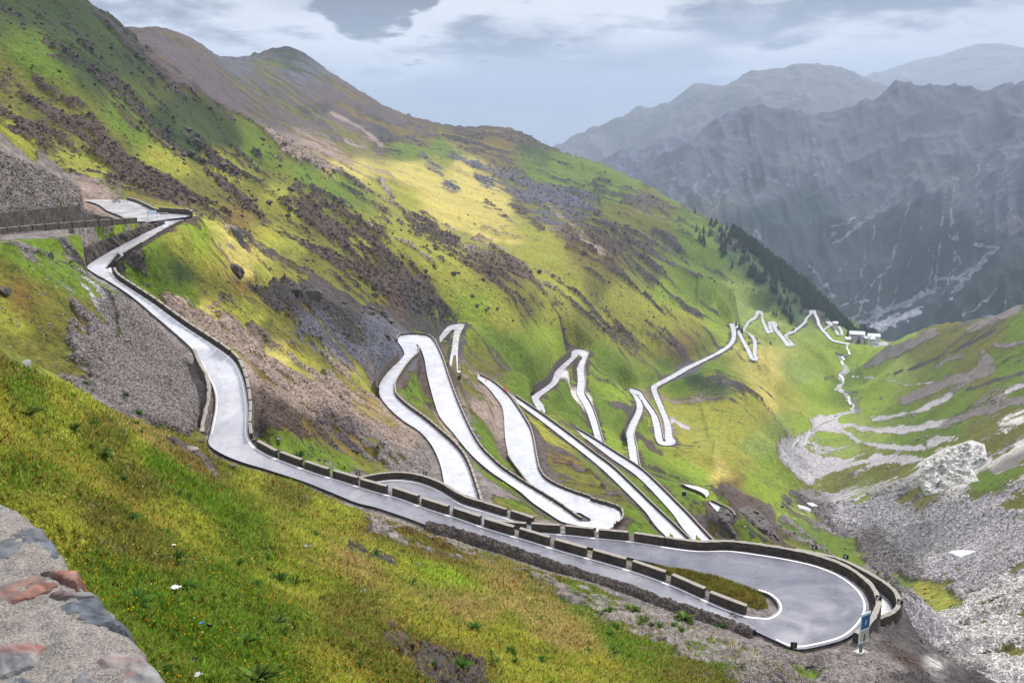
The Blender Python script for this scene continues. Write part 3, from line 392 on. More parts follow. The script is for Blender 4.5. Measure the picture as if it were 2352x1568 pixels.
# ------------------------------------------------------------------ materials
ALB = 0.62
class NT_:
    def __init__(s, name):
        s.m = bpy.data.materials.new(name); s.m.use_nodes = True; s.t = s.m.node_tree; s.t.nodes.clear()
        s.out = s.t.nodes.new('ShaderNodeOutputMaterial'); s.b = s.t.nodes.new('ShaderNodeBsdfPrincipled'); s.t.links.new(s.b.outputs[0], s.out.inputs[0])
    def n(s, k, **kw):
        q = s.t.nodes.new(k)
        for a, b in kw.items(): setattr(q, a, b)
        return q
    def l(s, a, b): s.t.links.new(a, b)
    def setin(s, i, v):
        if hasattr(v, 'is_linked') or hasattr(v, 'links'): s.l(v, i)
        else: i.default_value = v
    def math(s, op, a, b=0.0, c=None, clamp=False):
        q = s.n('ShaderNodeMath', operation=op); q.use_clamp = clamp; s.setin(q.inputs[0], a); s.setin(q.inputs[1], b)
        if c is not None: s.setin(q.inputs[2], c)
        return q.outputs[0]
    def rng(s, a, x0, x1, y0, y1, smooth=False):
        q = s.n('ShaderNodeMapRange'); q.clamp = True
        if smooth: q.interpolation_type = 'SMOOTHSTEP'
        s.l(a, q.inputs[0]); q.inputs[1].default_value = x0; q.inputs[2].default_value = x1; q.inputs[3].default_value = y0; q.inputs[4].default_value = y1; return q.outputs[0]
    def mix(s, f, a, b, blend='MIX'):
        q = s.n('ShaderNodeMix', data_type='RGBA', blend_type=blend); s.setin(q.inputs[0], f)
        for i, v in ((6, a), (7, b)):
            if isinstance(v, tuple): v = (*v[:3], 1)
            s.setin(q.inputs[i], v)
        return q.outputs[2]
    def pos(s): return s.n('ShaderNodeNewGeometry').outputs['Position']
    def mapv(s, v, sc_=(1, 1, 1), rot=(0, 0, 0)):
        q = s.n('ShaderNodeMapping'); q.inputs['Rotation'].default_value = rot; q.inputs['Scale'].default_value = sc_; s.l(v, q.inputs['Vector']); return q.outputs[0]
    def noise(s, v, scale, detail=6, rough=.55, dist=0.0):
        q = s.n('ShaderNodeTexNoise'); s.l(v, q.inputs['Vector']); q.inputs['Scale'].default_value = scale; q.inputs['Detail'].default_value = detail; q.inputs['Roughness'].default_value = rough; q.inputs['Distortion'].default_value = dist; return q.outputs[0]
    def vor(s, v, scale, feat='F1', out='Distance'):
        q = s.n('ShaderNodeTexVoronoi', feature=feat); s.l(v, q.inputs['Vector']); q.inputs['Scale'].default_value = scale; return q.outputs[out]
    def attr(s, name, out='Color'):
        q = s.n('ShaderNodeAttribute'); q.attribute_name = name; return q.outputs[out]
    def bump(s, h, dist, strength=1.0, nrm=None):
        q = s.n('ShaderNodeBump'); q.inputs['Distance'].default_value = dist; q.inputs['Strength'].default_value = strength; s.l(h, q.inputs['Height'])
        if nrm is not None: s.l(nrm, q.inputs['Normal'])
        return q.outputs[0]
    def fin(s, col=None, rough=.9, spec=.2, nrm=None, metal=0.0):
        if col is not None: s.setin(s.b.inputs['Base Color'], (*col[:3], 1) if isinstance(col, tuple) else col)
        s.setin(s.b.inputs['Roughness'], rough); s.b.inputs['Specular IOR Level'].default_value = spec; s.setin(s.b.inputs['Metallic'], metal)
        if nrm is not None: s.l(nrm, s.b.inputs['Normal'])
        return s.m
def L3(*c): return tuple(float(x) for x in lin(c))
def terrain_mat(name, k=1.0, near=True):
    M = NT_(name); p = M.pos(); ps = M.mapv(p, (.36, 1, .6), (0, 0, .22))
    rock = M.attr('rock', 'Fac'); g = M.attr('gcol'); r = M.attr('rcol')
    n1 = M.noise(ps, .085*k, 6, .66, .4); n2 = M.noise(p, .35*k, 5, .62); n3 = M.noise(ps, .03*k, 6, .6); n4 = M.noise(p, 1.6*k, 7, .7); n5 = M.noise(ps, .55*k, 5, .7)
    a = M.math('ADD', rock, M.math('ADD', M.math('MULTIPLY', M.math('SUBTRACT', n2, .5), .9), M.math('MULTIPLY', M.math('SUBTRACT', n5, .5), .5)))
    mask = M.rng(a, .44, .56, 0, 1, True)
    gv = M.math('ADD', M.math('MULTIPLY', M.math('SUBTRACT', n2, .5), 1.5), M.math('ADD', M.math('MULTIPLY', M.math('SUBTRACT', n5, .5), 1.3), M.math('MULTIPLY', M.math('SUBTRACT', n3, .5), 1.1)))
    gv = M.math('ADD', gv, M.math('MULTIPLY', M.math('SUBTRACT', n4, .5), 1.3 if near else .4))
    def cells(sc_):
        q = M.n('ShaderNodeTexVoronoi', feature='F1'); M.l(p, q.inputs['Vector']); q.inputs['Scale'].default_value = sc_; q.inputs['Randomness'].default_value = 1; z = M.n('ShaderNodeSeparateColor'); M.l(q.outputs['Color'], z.inputs[0]); return z.outputs[0]
    ce = M.math('ADD', M.math('MULTIPLY', cells(.55*k), .5), M.math('ADD', M.math('MULTIPLY', cells(1.7*k), .55), M.math('MULTIPLY', cells(5.0*k), .5) if near else .25))
    gv = M.math('ADD', gv, M.math('MULTIPLY', M.math('SUBTRACT', ce, .77), .75))
    gm = M.rng(gv, -.8, .8, .30, 1.8)
    gc = M.mix(1.0, g, M.n('ShaderNodeCombineColor').outputs[0] if False else g, 'MIX')
    mul = M.n('ShaderNodeVectorMath', operation='SCALE'); M.l(gc, mul.inputs[0]); M.l(gm, mul.inputs['Scale'])
    hue = M.rng(M.noise(ps, .16*k, 5, .6), .42, .62, 0, 1)
    warm = M.mix(M.math('MULTIPLY', hue, .45), mul.outputs[0], (1.28, .93, .72), 'MULTIPLY')
    rv = M.math('ADD', M.math('MULTIPLY', n4, 1.3), M.math('ADD', M.math('MULTIPLY', n2, 1.0), M.math('MULTIPLY', ce, .75))); rm2 = M.rng(rv, 1.05, 2.35, .25, 1.9)
    mr = M.n('ShaderNodeVectorMath', operation='SCALE'); M.l(r, mr.inputs[0]); M.l(rm2, mr.inputs['Scale'])
    col = M.mix(mask, warm, mr.outputs[0])
    h = M.math('ADD', M.math('MULTIPLY', n2, 1.0), M.math('MULTIPLY', n1, M.math('MULTIPLY', M.math('ADD', mask, .35), 4.0)))
    b1 = M.bump(h, .6/k, .6); b2 = M.bump(M.noise(p, .9*k, 3, .6), .35/k, .6, b1)
    return M.fin(col, .95, .12, b2)
M_TER = terrain_mat('turf_and_scree')
def stone_mat(name, c1, c2, scale=2.2, mortar=(.20, .18, .16), bump=.06):
    M = NT_(name); p = M.pos(); d = M.noise(p, 1.2, 3, .6); q = M.n('ShaderNodeTexVoronoi', feature='F1'); q.inputs['Scale'].default_value = scale
    mp = M.mapv(p, (1, 1, 1.5)); M.l(mp, q.inputs['Vector']); e = M.vor(mp, scale, 'DISTANCE_TO_EDGE')
    sp = M.n('ShaderNodeSeparateColor'); M.l(q.outputs['Color'], sp.inputs[0]); n = M.noise(p, 9, 6, .7); n0 = M.noise(p, .7, 4, .6)
    c = M.mix(M.rng(sp.outputs[0], .1, .9, 0, 1), c1, c2); c = M.mix(M.rng(n, .3, .7, 0, 1), c, (.55, .5, .45), 'MULTIPLY')
    c = M.mix(M.rng(n0, .35, .65, 0, .55), c, (.03, .028, .025)); c = M.mix(M.rng(e, 0, .05, .8, 0), c, tuple(x*.5 for x in mortar))
    h = M.math('ADD', M.rng(e, 0, .12, 0, 1), M.math('MULTIPLY', n, .8)); return M.fin(c, .85, .25, M.bump(h, bump, .9))
M_WALL = stone_mat('wall_stone', (.15, .12, .10), (.075, .062, .055))
M_PALE = stone_mat('pale_wall_stone', (.30, .27, .24), (.17, .14, .13), 2.6)
M_RUB = stone_mat('rubble_stone', (.20, .17, .16), (.09, .07, .065), 3.4, bump=.12)
def cap_mat():  # mortar cap, paler still for the light that falls on wall tops
    M = NT_('wall_cap'); p = M.pos(); n = M.noise(p, 5, 7, .75); n2 = M.noise(p, 24, 3, .7)
    c = M.mix(M.rng(n, .35, .65, 0, 1), (.40, .37, .33), (.24, .21, .185)); c = M.mix(M.rng(n2, .5, .62, 0, .5), c, (.10, .085, .08)); return M.fin(c, .9, .2, M.bump(n, .05, .8))
M_CAP = cap_mat()
def asphalt():
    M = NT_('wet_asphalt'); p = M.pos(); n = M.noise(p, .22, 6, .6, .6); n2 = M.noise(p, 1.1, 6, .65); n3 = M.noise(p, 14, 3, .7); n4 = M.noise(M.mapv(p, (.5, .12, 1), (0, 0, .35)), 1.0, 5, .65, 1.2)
    glaring = M.attr('glaring', 'Fac'); c0 = M.mix(M.rng(n, .35, .65, 0, 1), (.10, .097, .125), (.175, .17, .205)); c0 = M.mix(M.rng(n2, .4, .75, 0, .4), c0, (.06, .058, .07))
    c1 = M.mix(M.rng(n, .3, .7, 0, 1), (.44, .435, .49), (.60, .595, .635)); c1 = M.mix(M.rng(n4, .53, .66, 0, .35), c1, (.30, .295, .34))  # sky glare on the wet road, painted into the base colour
    va = M.n('ShaderNodeVectorMath', operation='ADD'); nc = M.n('ShaderNodeTexNoise'); nc.inputs['Scale'].default_value = .5; nc.inputs['Detail'].default_value = 6; M.l(p, nc.inputs['Vector']); vs = M.n('ShaderNodeVectorMath', operation='SCALE'); M.l(nc.outputs['Color'], vs.inputs[0]); vs.inputs['Scale'].default_value = 5.0; M.l(p, va.inputs[0]); M.l(vs.outputs[0], va.inputs[1])
    cr = M.rng(M.vor(M.mapv(va.outputs[0], (1, 1, .02)), .13, 'DISTANCE_TO_EDGE'), .002, .010, .38, 0)
    c = M.mix(glaring, c0, c1); c = M.mix(cr, c, (.045, .045, .055)); c = M.mix(M.rng(n4, .57, .60, 0, .45), c, (.07, .07, .085)) if False else c
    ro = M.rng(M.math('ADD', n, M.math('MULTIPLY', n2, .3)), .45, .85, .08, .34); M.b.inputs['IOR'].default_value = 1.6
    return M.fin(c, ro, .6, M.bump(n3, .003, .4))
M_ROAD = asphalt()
def plain(name, c, rough=.7, spec=.3, metal=0.0, nscale=None, var=.3, bump=0):
    M = NT_(name); 
    if nscale:
        n = M.noise(M.pos(), nscale, 6, .65); col = M.mix(M.rng(n, .3, .7, 0, 1), tuple(x*(1-var) for x in c), tuple(min(1, x*(1+var)) for x in c))
        return M.fin(col, rough, spec, M.bump(n, bump, 1) if bump else None, metal)
    return M.fin(tuple(c), rough, spec, None, metal)
M_LINE = plain('road_paint', (.86, .86, .88), .45, .4, 0, 2.5, .12)
M_TARN = plain('stream_water', (.34, .37, .36), .3, .6, 0, .8, .15)
# ------------------------------------------------------------------ ground
me = mesh_np('hillside', V, Q4, M_TER, True)
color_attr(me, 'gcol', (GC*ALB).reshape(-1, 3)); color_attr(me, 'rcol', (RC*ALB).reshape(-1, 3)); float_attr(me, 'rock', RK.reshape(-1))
tag(link('hillside', me), kind='structure')
def ground(x, y):
    t = math.atan2(x, y); r = math.hypot(x, y); i = int(np.clip((t-TH0)/dth, 0, NT-2)); j = int(np.clip((math.log(r)-LR0)/dlr, 0, NR-2))
    f = min(1, max(0, (t-TH0)/dth-i)); g = min(1, max(0, (math.log(r)-LR0)/dlr-j))
    return float((Zt[i, j]*(1-f)+Zt[i+1, j]*f)*(1-g)+(Zt[i, j+1]*(1-f)+Zt[i+1, j+1]*f)*g)
def rough_ground(x, y, lo): return ground(x, y)
# ------------------------------------------------------------------ the mountains beyond the valley: heightfields of their own
def range_mesh(name, cps, th0, th1, r0, r1, nt, nr, amp, octs, paint, mat, streak=None, seed=5):
    P = []
    for (u, v, r) in cps: q = at_r(u, v, r); P.append((math.atan2(q[0], q[1]), math.log(r), q[2]/r))
    ft = tps_fit(np.array(P), 1e-5); t = np.linspace(th0, th1, nt); l = np.linspace(math.log(r0), math.log(r1), nr)
    A, B = np.meshgrid(np.linspace(th0, th1, 160), np.linspace(math.log(r0), math.log(r1), 120), indexing='ij')
    S = upsample(tps_eval(ft, A, B).reshape(A.shape), nt, nr); T, Lq = np.meshgrid(t, l, indexing='ij'); R = np.exp(Lq)
    x = R*np.sin(T); y = R*np.cos(T); z = S*R; h = np.zeros(x.shape)
    for j, Lw in enumerate(octs):
        st = streak or (1, 1); xq = T*(4000 if streak else 9000)+.12*y; yq = R; n = vnoise(xq/(Lw*st[0])+j*3.3, yq/(Lw*st[1])+j*1.9, seed+j); rd = 1-2*np.abs(vnoise(xq/(Lw*st[0])+9+j, yq/(Lw*st[1])+4-j, seed+30+j)); h += (n*.35+rd*.65)*Lw*amp*(1 if not streak else (.2, .5, 1.6, 2.0, 1.8)[j])
    h = h-h.mean(); z = z+h; u, v = project(np.stack([x, y, z], -1)); gc, rc, rk = paint(x, y, z, u, v, h)
    gi = np.arange(nt*nr).reshape(nt, nr); q = np.stack([gi[:-1, :-1], gi[:-1, 1:], gi[1:, 1:], gi[1:, :-1]], -1).reshape(-1, 4)[:, ::-1]
    me = mesh_np(name, np.stack([x, y, z], -1), q, mat, True); color_attr(me, 'gcol', (gc*ALB).reshape(-1, 3)); color_attr(me, 'rcol', (rc*ALB).reshape(-1, 3)); float_attr(me, 'rock', rk.reshape(-1))
    return tag(link(name, me), kind='structure')
M_FAR = terrain_mat('far_mountain', .09, False)
RS = [(1330, 430, 5200), (1420, 372, 5200), (1500, 362, 5100), (1560, 348, 5000), (1620, 326, 4800), (1700, 290, 4700), (1745, 255, 4620), (1765, 240, 4600), (1785, 258, 4630), (1845, 302, 4800), (1900, 272, 4900), (1960, 238, 4900), (2010, 218, 4900), (2060, 196, 4850), (2110, 180, 4800), (2150, 200, 4850), (2210, 208, 4900), (2280, 192, 4800), (2352, 195, 4800), (2450, 180, 4800), (2600, 170, 4800)]
crest = lambda u: float(np.interp(u, [a[0] for a in RS], [a[1] for a in RS]))
cp1 = list(RS)+[(a, b+30, c*1.18) for a, b, c in RS[::3]]+[(a, b+90, 6400) for a, b, c in RS[::4]]
for u, lst in {1330: [(520, 4300), (640, 3300)], 1500: [(420, 4300), (470, 3700), (560, 3100), (700, 2600)], 1650: [(340, 4200), (400, 3900), (480, 3500), (560, 3100), (650, 2800), (760, 2450)], 1765: [(300, 4300), (380, 3950), (450, 3700), (520, 3450), (600, 3150), (680, 2900), (760, 2650)],
               1850: [(350, 4300), (420, 3900), (500, 3500), (600, 3150), (700, 2850), (780, 2650)], 1950: [(300, 4500), (400, 4000), (480, 3500), (560, 3300), (650, 3050), (720, 2850), (765, 2750), (820, 2300)], 2060: [(280, 4400), (380, 3900), (460, 3500), (560, 3200), (650, 3000), (720, 2880), (748, 2780), (800, 2500)],
               2140: [(280, 4300), (380, 3700), (450, 3300), (560, 3050), (640, 2950), (700, 2850), (760, 2400)], 2250: [(280, 4200), (350, 3700), (430, 3200), (540, 2950), (620, 2700), (690, 2300), (760, 2000)], 2352: [(280, 4100), (350, 3500), (430, 3100), (540, 2800), (620, 2450), (690, 2050), (740, 1900)], 2500: [(400, 3200), (600, 2300), (700, 1900)]}.items():
    cp1 += [(u, v, r) for v, r in lst]
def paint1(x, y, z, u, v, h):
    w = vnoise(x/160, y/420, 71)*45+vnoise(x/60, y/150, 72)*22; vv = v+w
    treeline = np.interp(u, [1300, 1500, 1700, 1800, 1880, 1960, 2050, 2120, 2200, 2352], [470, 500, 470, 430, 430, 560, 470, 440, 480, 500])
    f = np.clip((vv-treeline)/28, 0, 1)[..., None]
    rockc = lin((72, 76, 94)); forest = lin((22, 44, 52)); grass = lin((92, 98, 78)); pale = lin((112, 114, 130))  # rock and forest tinted blue, part of the distance haze painted in
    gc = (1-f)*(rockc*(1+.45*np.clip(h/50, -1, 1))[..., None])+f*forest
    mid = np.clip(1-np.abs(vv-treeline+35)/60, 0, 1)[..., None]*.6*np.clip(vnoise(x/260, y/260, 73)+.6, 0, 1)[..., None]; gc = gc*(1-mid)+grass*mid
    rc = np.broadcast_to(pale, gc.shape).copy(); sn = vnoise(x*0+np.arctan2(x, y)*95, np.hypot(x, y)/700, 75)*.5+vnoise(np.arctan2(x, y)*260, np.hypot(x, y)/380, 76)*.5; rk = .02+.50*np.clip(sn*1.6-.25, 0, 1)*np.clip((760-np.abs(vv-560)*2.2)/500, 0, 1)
    def stroke(P, hw, st, col=None):
        nonlocal rk
        d = np.full(u.shape, 1e9); uw = u+vnoise(u/14, v/10, 5)*hw*1.3+vnoise(u/40, v/30, 6)*8; vw = v
        for (a, b), (c, e) in zip(P[:-1], P[1:]):
            t = np.clip(((uw-a)*(c-a)+(vw-b)*(e-b))/((c-a)**2+(e-b)**2), 0, 1); d = np.minimum(d, np.hypot(uw-a-t*(c-a), vw-b-t*(e-b)))
        m = np.clip((hw*1.3-d)/(hw*1.3), 0, 1)*(y < 5200)*(.92+.2*vnoise(u/9, v/5, 9)); rk = rk*(1-m)+st*m
        if col is not None: rc[...] = rc*(1-m[..., None])+lin(col)*m[..., None]
    for P, hw, st in [([(1700, 410), (1670, 440), (1625, 490)], 5, .9), ([(1655, 430), (1620, 480), (1560, 540)], 3, .7), ([(1640, 400), (1580, 450), (1540, 490)], 9, .7), ([(1720, 400), (1790, 420), (1830, 430)], 12, .6), ([(1730, 300), (1700, 380), (1650, 450)], 16, .55), ([(1850, 280), (1870, 350), (1930, 400)], 22, .6), ([(1960, 330), (1900, 380), (1850, 420)], 16, .55),
        ([(1740, 520), (1755, 550), (1735, 540)], 9, .75), ([(2050, 450), (2000, 490), (1930, 520), (1900, 545)], 17, .72), ([(2040, 470), (1960, 530), (1915, 560)], 7, .8), ([(1860, 610), (1890, 650), (1910, 680), (1890, 720)], 9, .72), ([(1880, 660), (1850, 720), (1835, 760)], 4, .8), ([(1900, 680), (1870, 740)], 3, .7), ([(1840, 640), (1825, 680)], 6, .65), ([(1790, 650), (1800, 700), (1810, 740)], 8, .7),
        ([(2110, 410), (2090, 470), (2070, 520), (2060, 570)], 4, .72), ([(2060, 560), (2030, 620), (1985, 690), (1960, 740)], 4, .78), ([(2130, 420), (2120, 520), (2095, 590), (2080, 640), (2040, 700)], 4, .72), ([(2010, 520), (1990, 570), (1985, 630), (1990, 660), (1950, 700)], 4, .72), ([(2190, 400), (2195, 450), (2180, 520)], 5, .7), ([(2240, 370), (2250, 440), (2240, 520)], 7, .75), ([(2300, 400), (2310, 480), (2300, 540)], 7, .7), ([(2180, 540), (2200, 600), (2160, 680)], 6, .7), ([(2240, 560), (2290, 570), (2240, 620), (2180, 690)], 9, .8), ([(2330, 500), (2352, 520)], 9, .8), ([(2140, 560), (2140, 620), (2110, 690)], 4, .7),
        ([(2150, 660), (2070, 700), (2000, 730), (1950, 755)], 11, .85), ([(2110, 715), (2060, 735), (2020, 750)], 14, .97), ([(2090, 700), (2000, 715), (1930, 745), (1900, 770)], 9, .78), ([(2150, 640), (2200, 640), (2260, 600)], 8, .75), ([(2290, 660), (2250, 700), (2210, 725)], 6, .75), ([(2330, 680), (2300, 715)], 5, .7), ([(2000, 690), (1940, 700), (1900, 715)], 7, .7), ([(1950, 600), (1920, 640)], 4, .65)]:
        stroke(P, hw*.7+1.2, st)
    stroke([(2115, 712), (2060, 735), (2010, 752)], 13, 1.0, (170, 170, 184))
    snow = [(2150, 262), (1885, 300), (1940, 375), (2290, 330)]
    return gc, rc, rk
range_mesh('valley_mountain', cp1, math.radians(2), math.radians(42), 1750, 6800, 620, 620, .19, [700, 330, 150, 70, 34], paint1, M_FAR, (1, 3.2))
def flatpaint(c, c2):
    def f(x, y, z, u, v, h):
        m = np.clip(.5+h/200, 0, 1)[..., None]; gc = lin(c)*(1-m)+lin(c2)*m; return gc, np.broadcast_to(lin((190, 190, 196)), gc.shape), np.full(u.shape, .3)
    return f
r2 = [(1180, 400, 9000), (1268, 343, 9000), (1330, 318, 8900), (1400, 292, 8800), (1470, 277, 8700), (1540, 247, 8600), (1590, 218, 8500), (1622, 207, 8400), (1655, 222, 8500), (1700, 193, 8600), (1768, 172, 8600), (1810, 192, 8700), (1850, 188, 8700), (1880, 200, 8700), (1910, 184, 8600), (1960, 196, 8600), (2005, 216, 8700), (2100, 260, 8800), (2300, 300, 9000)]
cp2 = r2+[(a, b+60, 7000) for a, b, c in r2]+[(a, b+160, 6000) for a, b, c in r2[::2]]+[(a, b+120, 11500) for a, b, c in r2[::2]]
range_mesh('distant_mountain', cp2, math.radians(-4), math.radians(36), 5600, 11500, 420, 220, .15, [500, 240, 110, 60], flatpaint((66, 72, 74), (100, 100, 102)), M_FAR, None, 12)
r3 = [(1800, 300, 13500), (1950, 190, 13200), (1985, 176, 13200), (2040, 178, 13200), (2090, 172, 13000), (2130, 148, 13000), (2160, 165, 13000), (2200, 142, 12900), (2258, 120, 12800), (2300, 138, 12900), (2352, 150, 13000), (2500, 130, 13000)]
cp3 = r3+[(a, b+70, 10500) for a, b, c in r3]+[(a, b+110, 16500) for a, b, c in r3]
range_mesh('distant_mountain', cp3, math.radians(10), math.radians(42), 10000, 16500, 300, 150, .12, [600, 300, 150, 80], flatpaint((80, 84, 88), (120, 118, 118)), M_FAR, None, 22)
gp = np.array([[-20000, -3000, -760], [24000, -3000, -760], [24000, 26000, -760], [-20000, 26000, -760]], float)
M_VF = plain('valley_floor', (.05, .07, .04), .95, .1, 0, .01, .3)
tag(link('ground', mesh_np('ground', gp, [[0, 1, 2, 3]], M_VF)), kind='structure')
# ------------------------------------------------------------------ roads
def ribbon(name, a, b, f0, f1, dz, mat, i0=0, i1=None, nx=1, glaring=None):
    A = a[i0:i1]; B = b[i0:i1]; n = len(A); fr = np.linspace(f0, f1, nx+1); Vv = np.concatenate([(A+(B-A)*f)[:, None] for f in fr], 1).copy(); Vv[..., 2] += dz
    gi = np.arange(n*(nx+1)).reshape(n, nx+1); q = np.stack([gi[:-1, :-1], gi[1:, :-1], gi[1:, 1:], gi[:-1, 1:]], -1).reshape(-1, 4)
    P = Vv.reshape(-1, 3); c = np.cross(P[q[0, 1]]-P[q[0, 0]], P[q[0, 2]]-P[q[0, 0]])
    nz = sum(np.cross(P[f[1]]-P[f[0]], P[f[2]]-P[f[0]])[2] for f in q)
    if nz < 0: q = q[:, ::-1]
    me = mesh_np(name, P, q, mat)
    if glaring is not None: float_attr(me, 'glaring', np.repeat(np.broadcast_to(np.asarray(glaring, float), (len(a),))[i0:i1], nx+1))
    return tag(link(name, me), kind='structure')
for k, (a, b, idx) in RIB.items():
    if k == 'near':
        i_ = np.arange(len(a)); ribbon('mountain_road', a, b, 0, 1, 0, M_ROAD, 0, None, 4, np.interp(i_, [0, idx[15], idx[20], idx[24], idx[30], idx[40], idx[44], len(a)], [.95, .95, .7, .35, .10, .15, .10, .03]))  # painted glare, fading towards the nearest hairpin
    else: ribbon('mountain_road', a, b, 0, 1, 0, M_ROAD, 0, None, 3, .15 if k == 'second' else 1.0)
def edge_line(k, side, i0, i1, off=.35, w=.16, dz=.012):
    a, b, idx = RIB[k]; A, B = (a, b) if side == 0 else (b, a); A = A[idx[i0]:idx[i1]+1]; B = B[idx[i0]:idx[i1]+1]
    d = (B-A)/np.linalg.norm(B-A, axis=1)[:, None]; P = A+d*off; Q = A+d*(off+w)
    ribbon('road_marking', P, Q, 0, 1, dz, M_LINE)
NP_ = len(ROADS['near'])
edge_line('near', 1, 3, 40 if NP_ > 48 else NP_-8, .25, .17); edge_line('near', 0, 14, 20, .2, .15); edge_line('near', 0, 40, 61, .35, .2); edge_line('near', 1, 39, 50, .2, .2); edge_line('second', 0, 0, 8, .5, .16); edge_line('bend_a', 1, 36, 46, .5, .2, .03); edge_line('bend_a', 0, 16, 36, .25, .16, .03); edge_line('bend_a', 0, 0, 4, .2, .16, .03)
# ------------------------------------------------------------------ masonry along the roads
def edge(k, side, i0, i1, step=None):
    a, b, idx = RIB[k]; A, B = (a, b) if side == 0 else (b, a); A = A[idx[i0]:idx[i1]+1]; B = B[idx[i0]:idx[i1]+1]
    s = np.concatenate([[0], np.cumsum(np.linalg.norm(np.diff(A, axis=0), axis=1))]); n = max(2, int(s[-1]/(step or .7))+1); q = np.linspace(0, s[-1], n)
    P = np.stack([np.interp(q, s, A[:, c]) for c in range(3)], 1); I = np.stack([np.interp(q, s, B[:, c]) for c in range(3)], 1)
    fa, fb, _ = RIB[k]; ta = np.gradient((fa+fb)/2, axis=0); ln = np.linalg.norm(fb-fa, axis=1); sgn = np.sign(np.sum((ta[:, 0]*(fb-fa)[:, 1]-ta[:, 1]*(fb-fa)[:, 0])*1.0)); sgn = sgn if side == 0 else -sgn
    T = np.gradient(P, axis=0); T[:, 2] = 0; T /= np.linalg.norm(T, axis=1)[:, None]+1e-9; O = np.stack([T[:, 1], -T[:, 0], 0*T[:, 0]], 1)
    O *= sgn
    for _ in range(3):
        O[1:-1] = (O[:-2]+O[1:-1]*2+O[2:])/4
    O /= np.linalg.norm(O, axis=1)[:, None]+1e-9
    return P, O, q
def masonry(name, P, O, off, th, lo, hi, mat, cap, levels=4, jit=.03, batter=0.0, seed=0):
    n = len(P); cols = []; lo_ = np.broadcast_to(np.asarray(lo, float), (n,)); hi_ = np.broadcast_to(np.asarray(hi, float), (n,))
    for j in range(levels+1):
        t = j/levels; z = lo_+(hi_-lo_)*t; o = off-(hi_-z)*0; cols.append(P+O*off+np.stack([0*z, 0*z, z], 1))
    cols.append(P+O*(off+th*.5)+np.stack([0*hi_, 0*hi_, hi_+.04], 1))
    for j in range(levels, -1, -1):
        t = j/levels; z = lo_+(hi_-lo_)*t; cols.append(P+O[:, :]*(off+th+batter*(hi_-z))[:, None]+np.stack([0*z, 0*z, z], 1))
    Vv = np.stack(cols, 1); m = Vv.shape[1]
    jx = vnoise(Vv[..., 0]*1.9+seed, Vv[..., 1]*1.9+Vv[..., 2]*2.3, 3+seed)*jit; jy = vnoise(Vv[..., 0]*2.3, Vv[..., 1]*1.7+Vv[..., 2]*3.1+seed, 8)*jit
    Vv[..., 0] += O[:, None, 0]*jx; Vv[..., 1] += O[:, None, 1]*jx; Vv[..., 2] += jy*.8
    gi = np.arange(n*m).reshape(n, m); q = np.stack([gi[:-1, :-1], gi[1:, :-1], gi[1:, 1:], gi[:-1, 1:]], -1).reshape(-1, 4)
    # closed ends
    ends = []; 
    for r in (0, n-1):
        for j in range(levels): ends.append([gi[r, j], gi[r, j+1], gi[r, m-2-j], gi[r, m-1-j]])
        ends.append([gi[r, levels], gi[r, levels+1], gi[r, levels+2], gi[r, levels+2]])
    e4 = [e for e in ends if len(set(e)) == 4]; allf = np.concatenate([q, np.array(e4)])
    me = mesh_np(name, Vv.reshape(-1, 3), allf, mat); me.materials.append(cap); mi = np.zeros(len(allf), np.int32); mi.reshape(-1)[:len(q)] = np.tile(np.array([1 if levels <= j <= levels+1 else 0 for j in range(m-1)]), n-1)
    me.polygons.foreach_set('material_index', mi)
    bm = bmesh.new(); bm.from_mesh(me); bmesh.ops.recalc_face_normals(bm, faces=bm.faces); bm.to_mesh(me); bm.free(); return me
def wall(k, side, i0, i1, name, label, cat, off=.15, th=.45, lo=-.3, hi=.85, mat=None, cap=None, step=.7, batter=0.0, jit=.03, grp=None):
    P, O, q = edge(k, side, i0, i1, step); c = P[len(P)//2].copy()
    if isinstance(hi, tuple): hi = np.linspace(hi[0], hi[1], len(P))
    me = masonry(name, P-c, O, off, th, lo, hi, mat or M_WALL, cap or M_CAP, batter=batter, jit=jit); o = link(name, me); o.location = c; tag(o, label, cat, grp); return o
BLK = {}
def block_mesh(L, h, th):
    key = (round(L, 1), h, th)
    if key not in BLK:
        n = max(4, int(L/.35)); P = np.stack([np.linspace(-L/2, L/2, n), np.zeros(n), np.zeros(n)], 1); O = np.tile([0., 1, 0], (n, 1))
        BLK[key] = masonry('guard_block', P, O, -th/2, th, -.5, h, M_WALL, M_CAP, 3, .035, seed=len(BLK))
    return BLK[key]
ORD = ['first', 'second', 'third', 'fourth', 'fifth', 'sixth', 'seventh', 'eighth', 'ninth', 'tenth', 'eleventh', 'twelfth', 'thirteenth', 'fourteenth', 'fifteenth', 'sixteenth']
NBLK = [0]
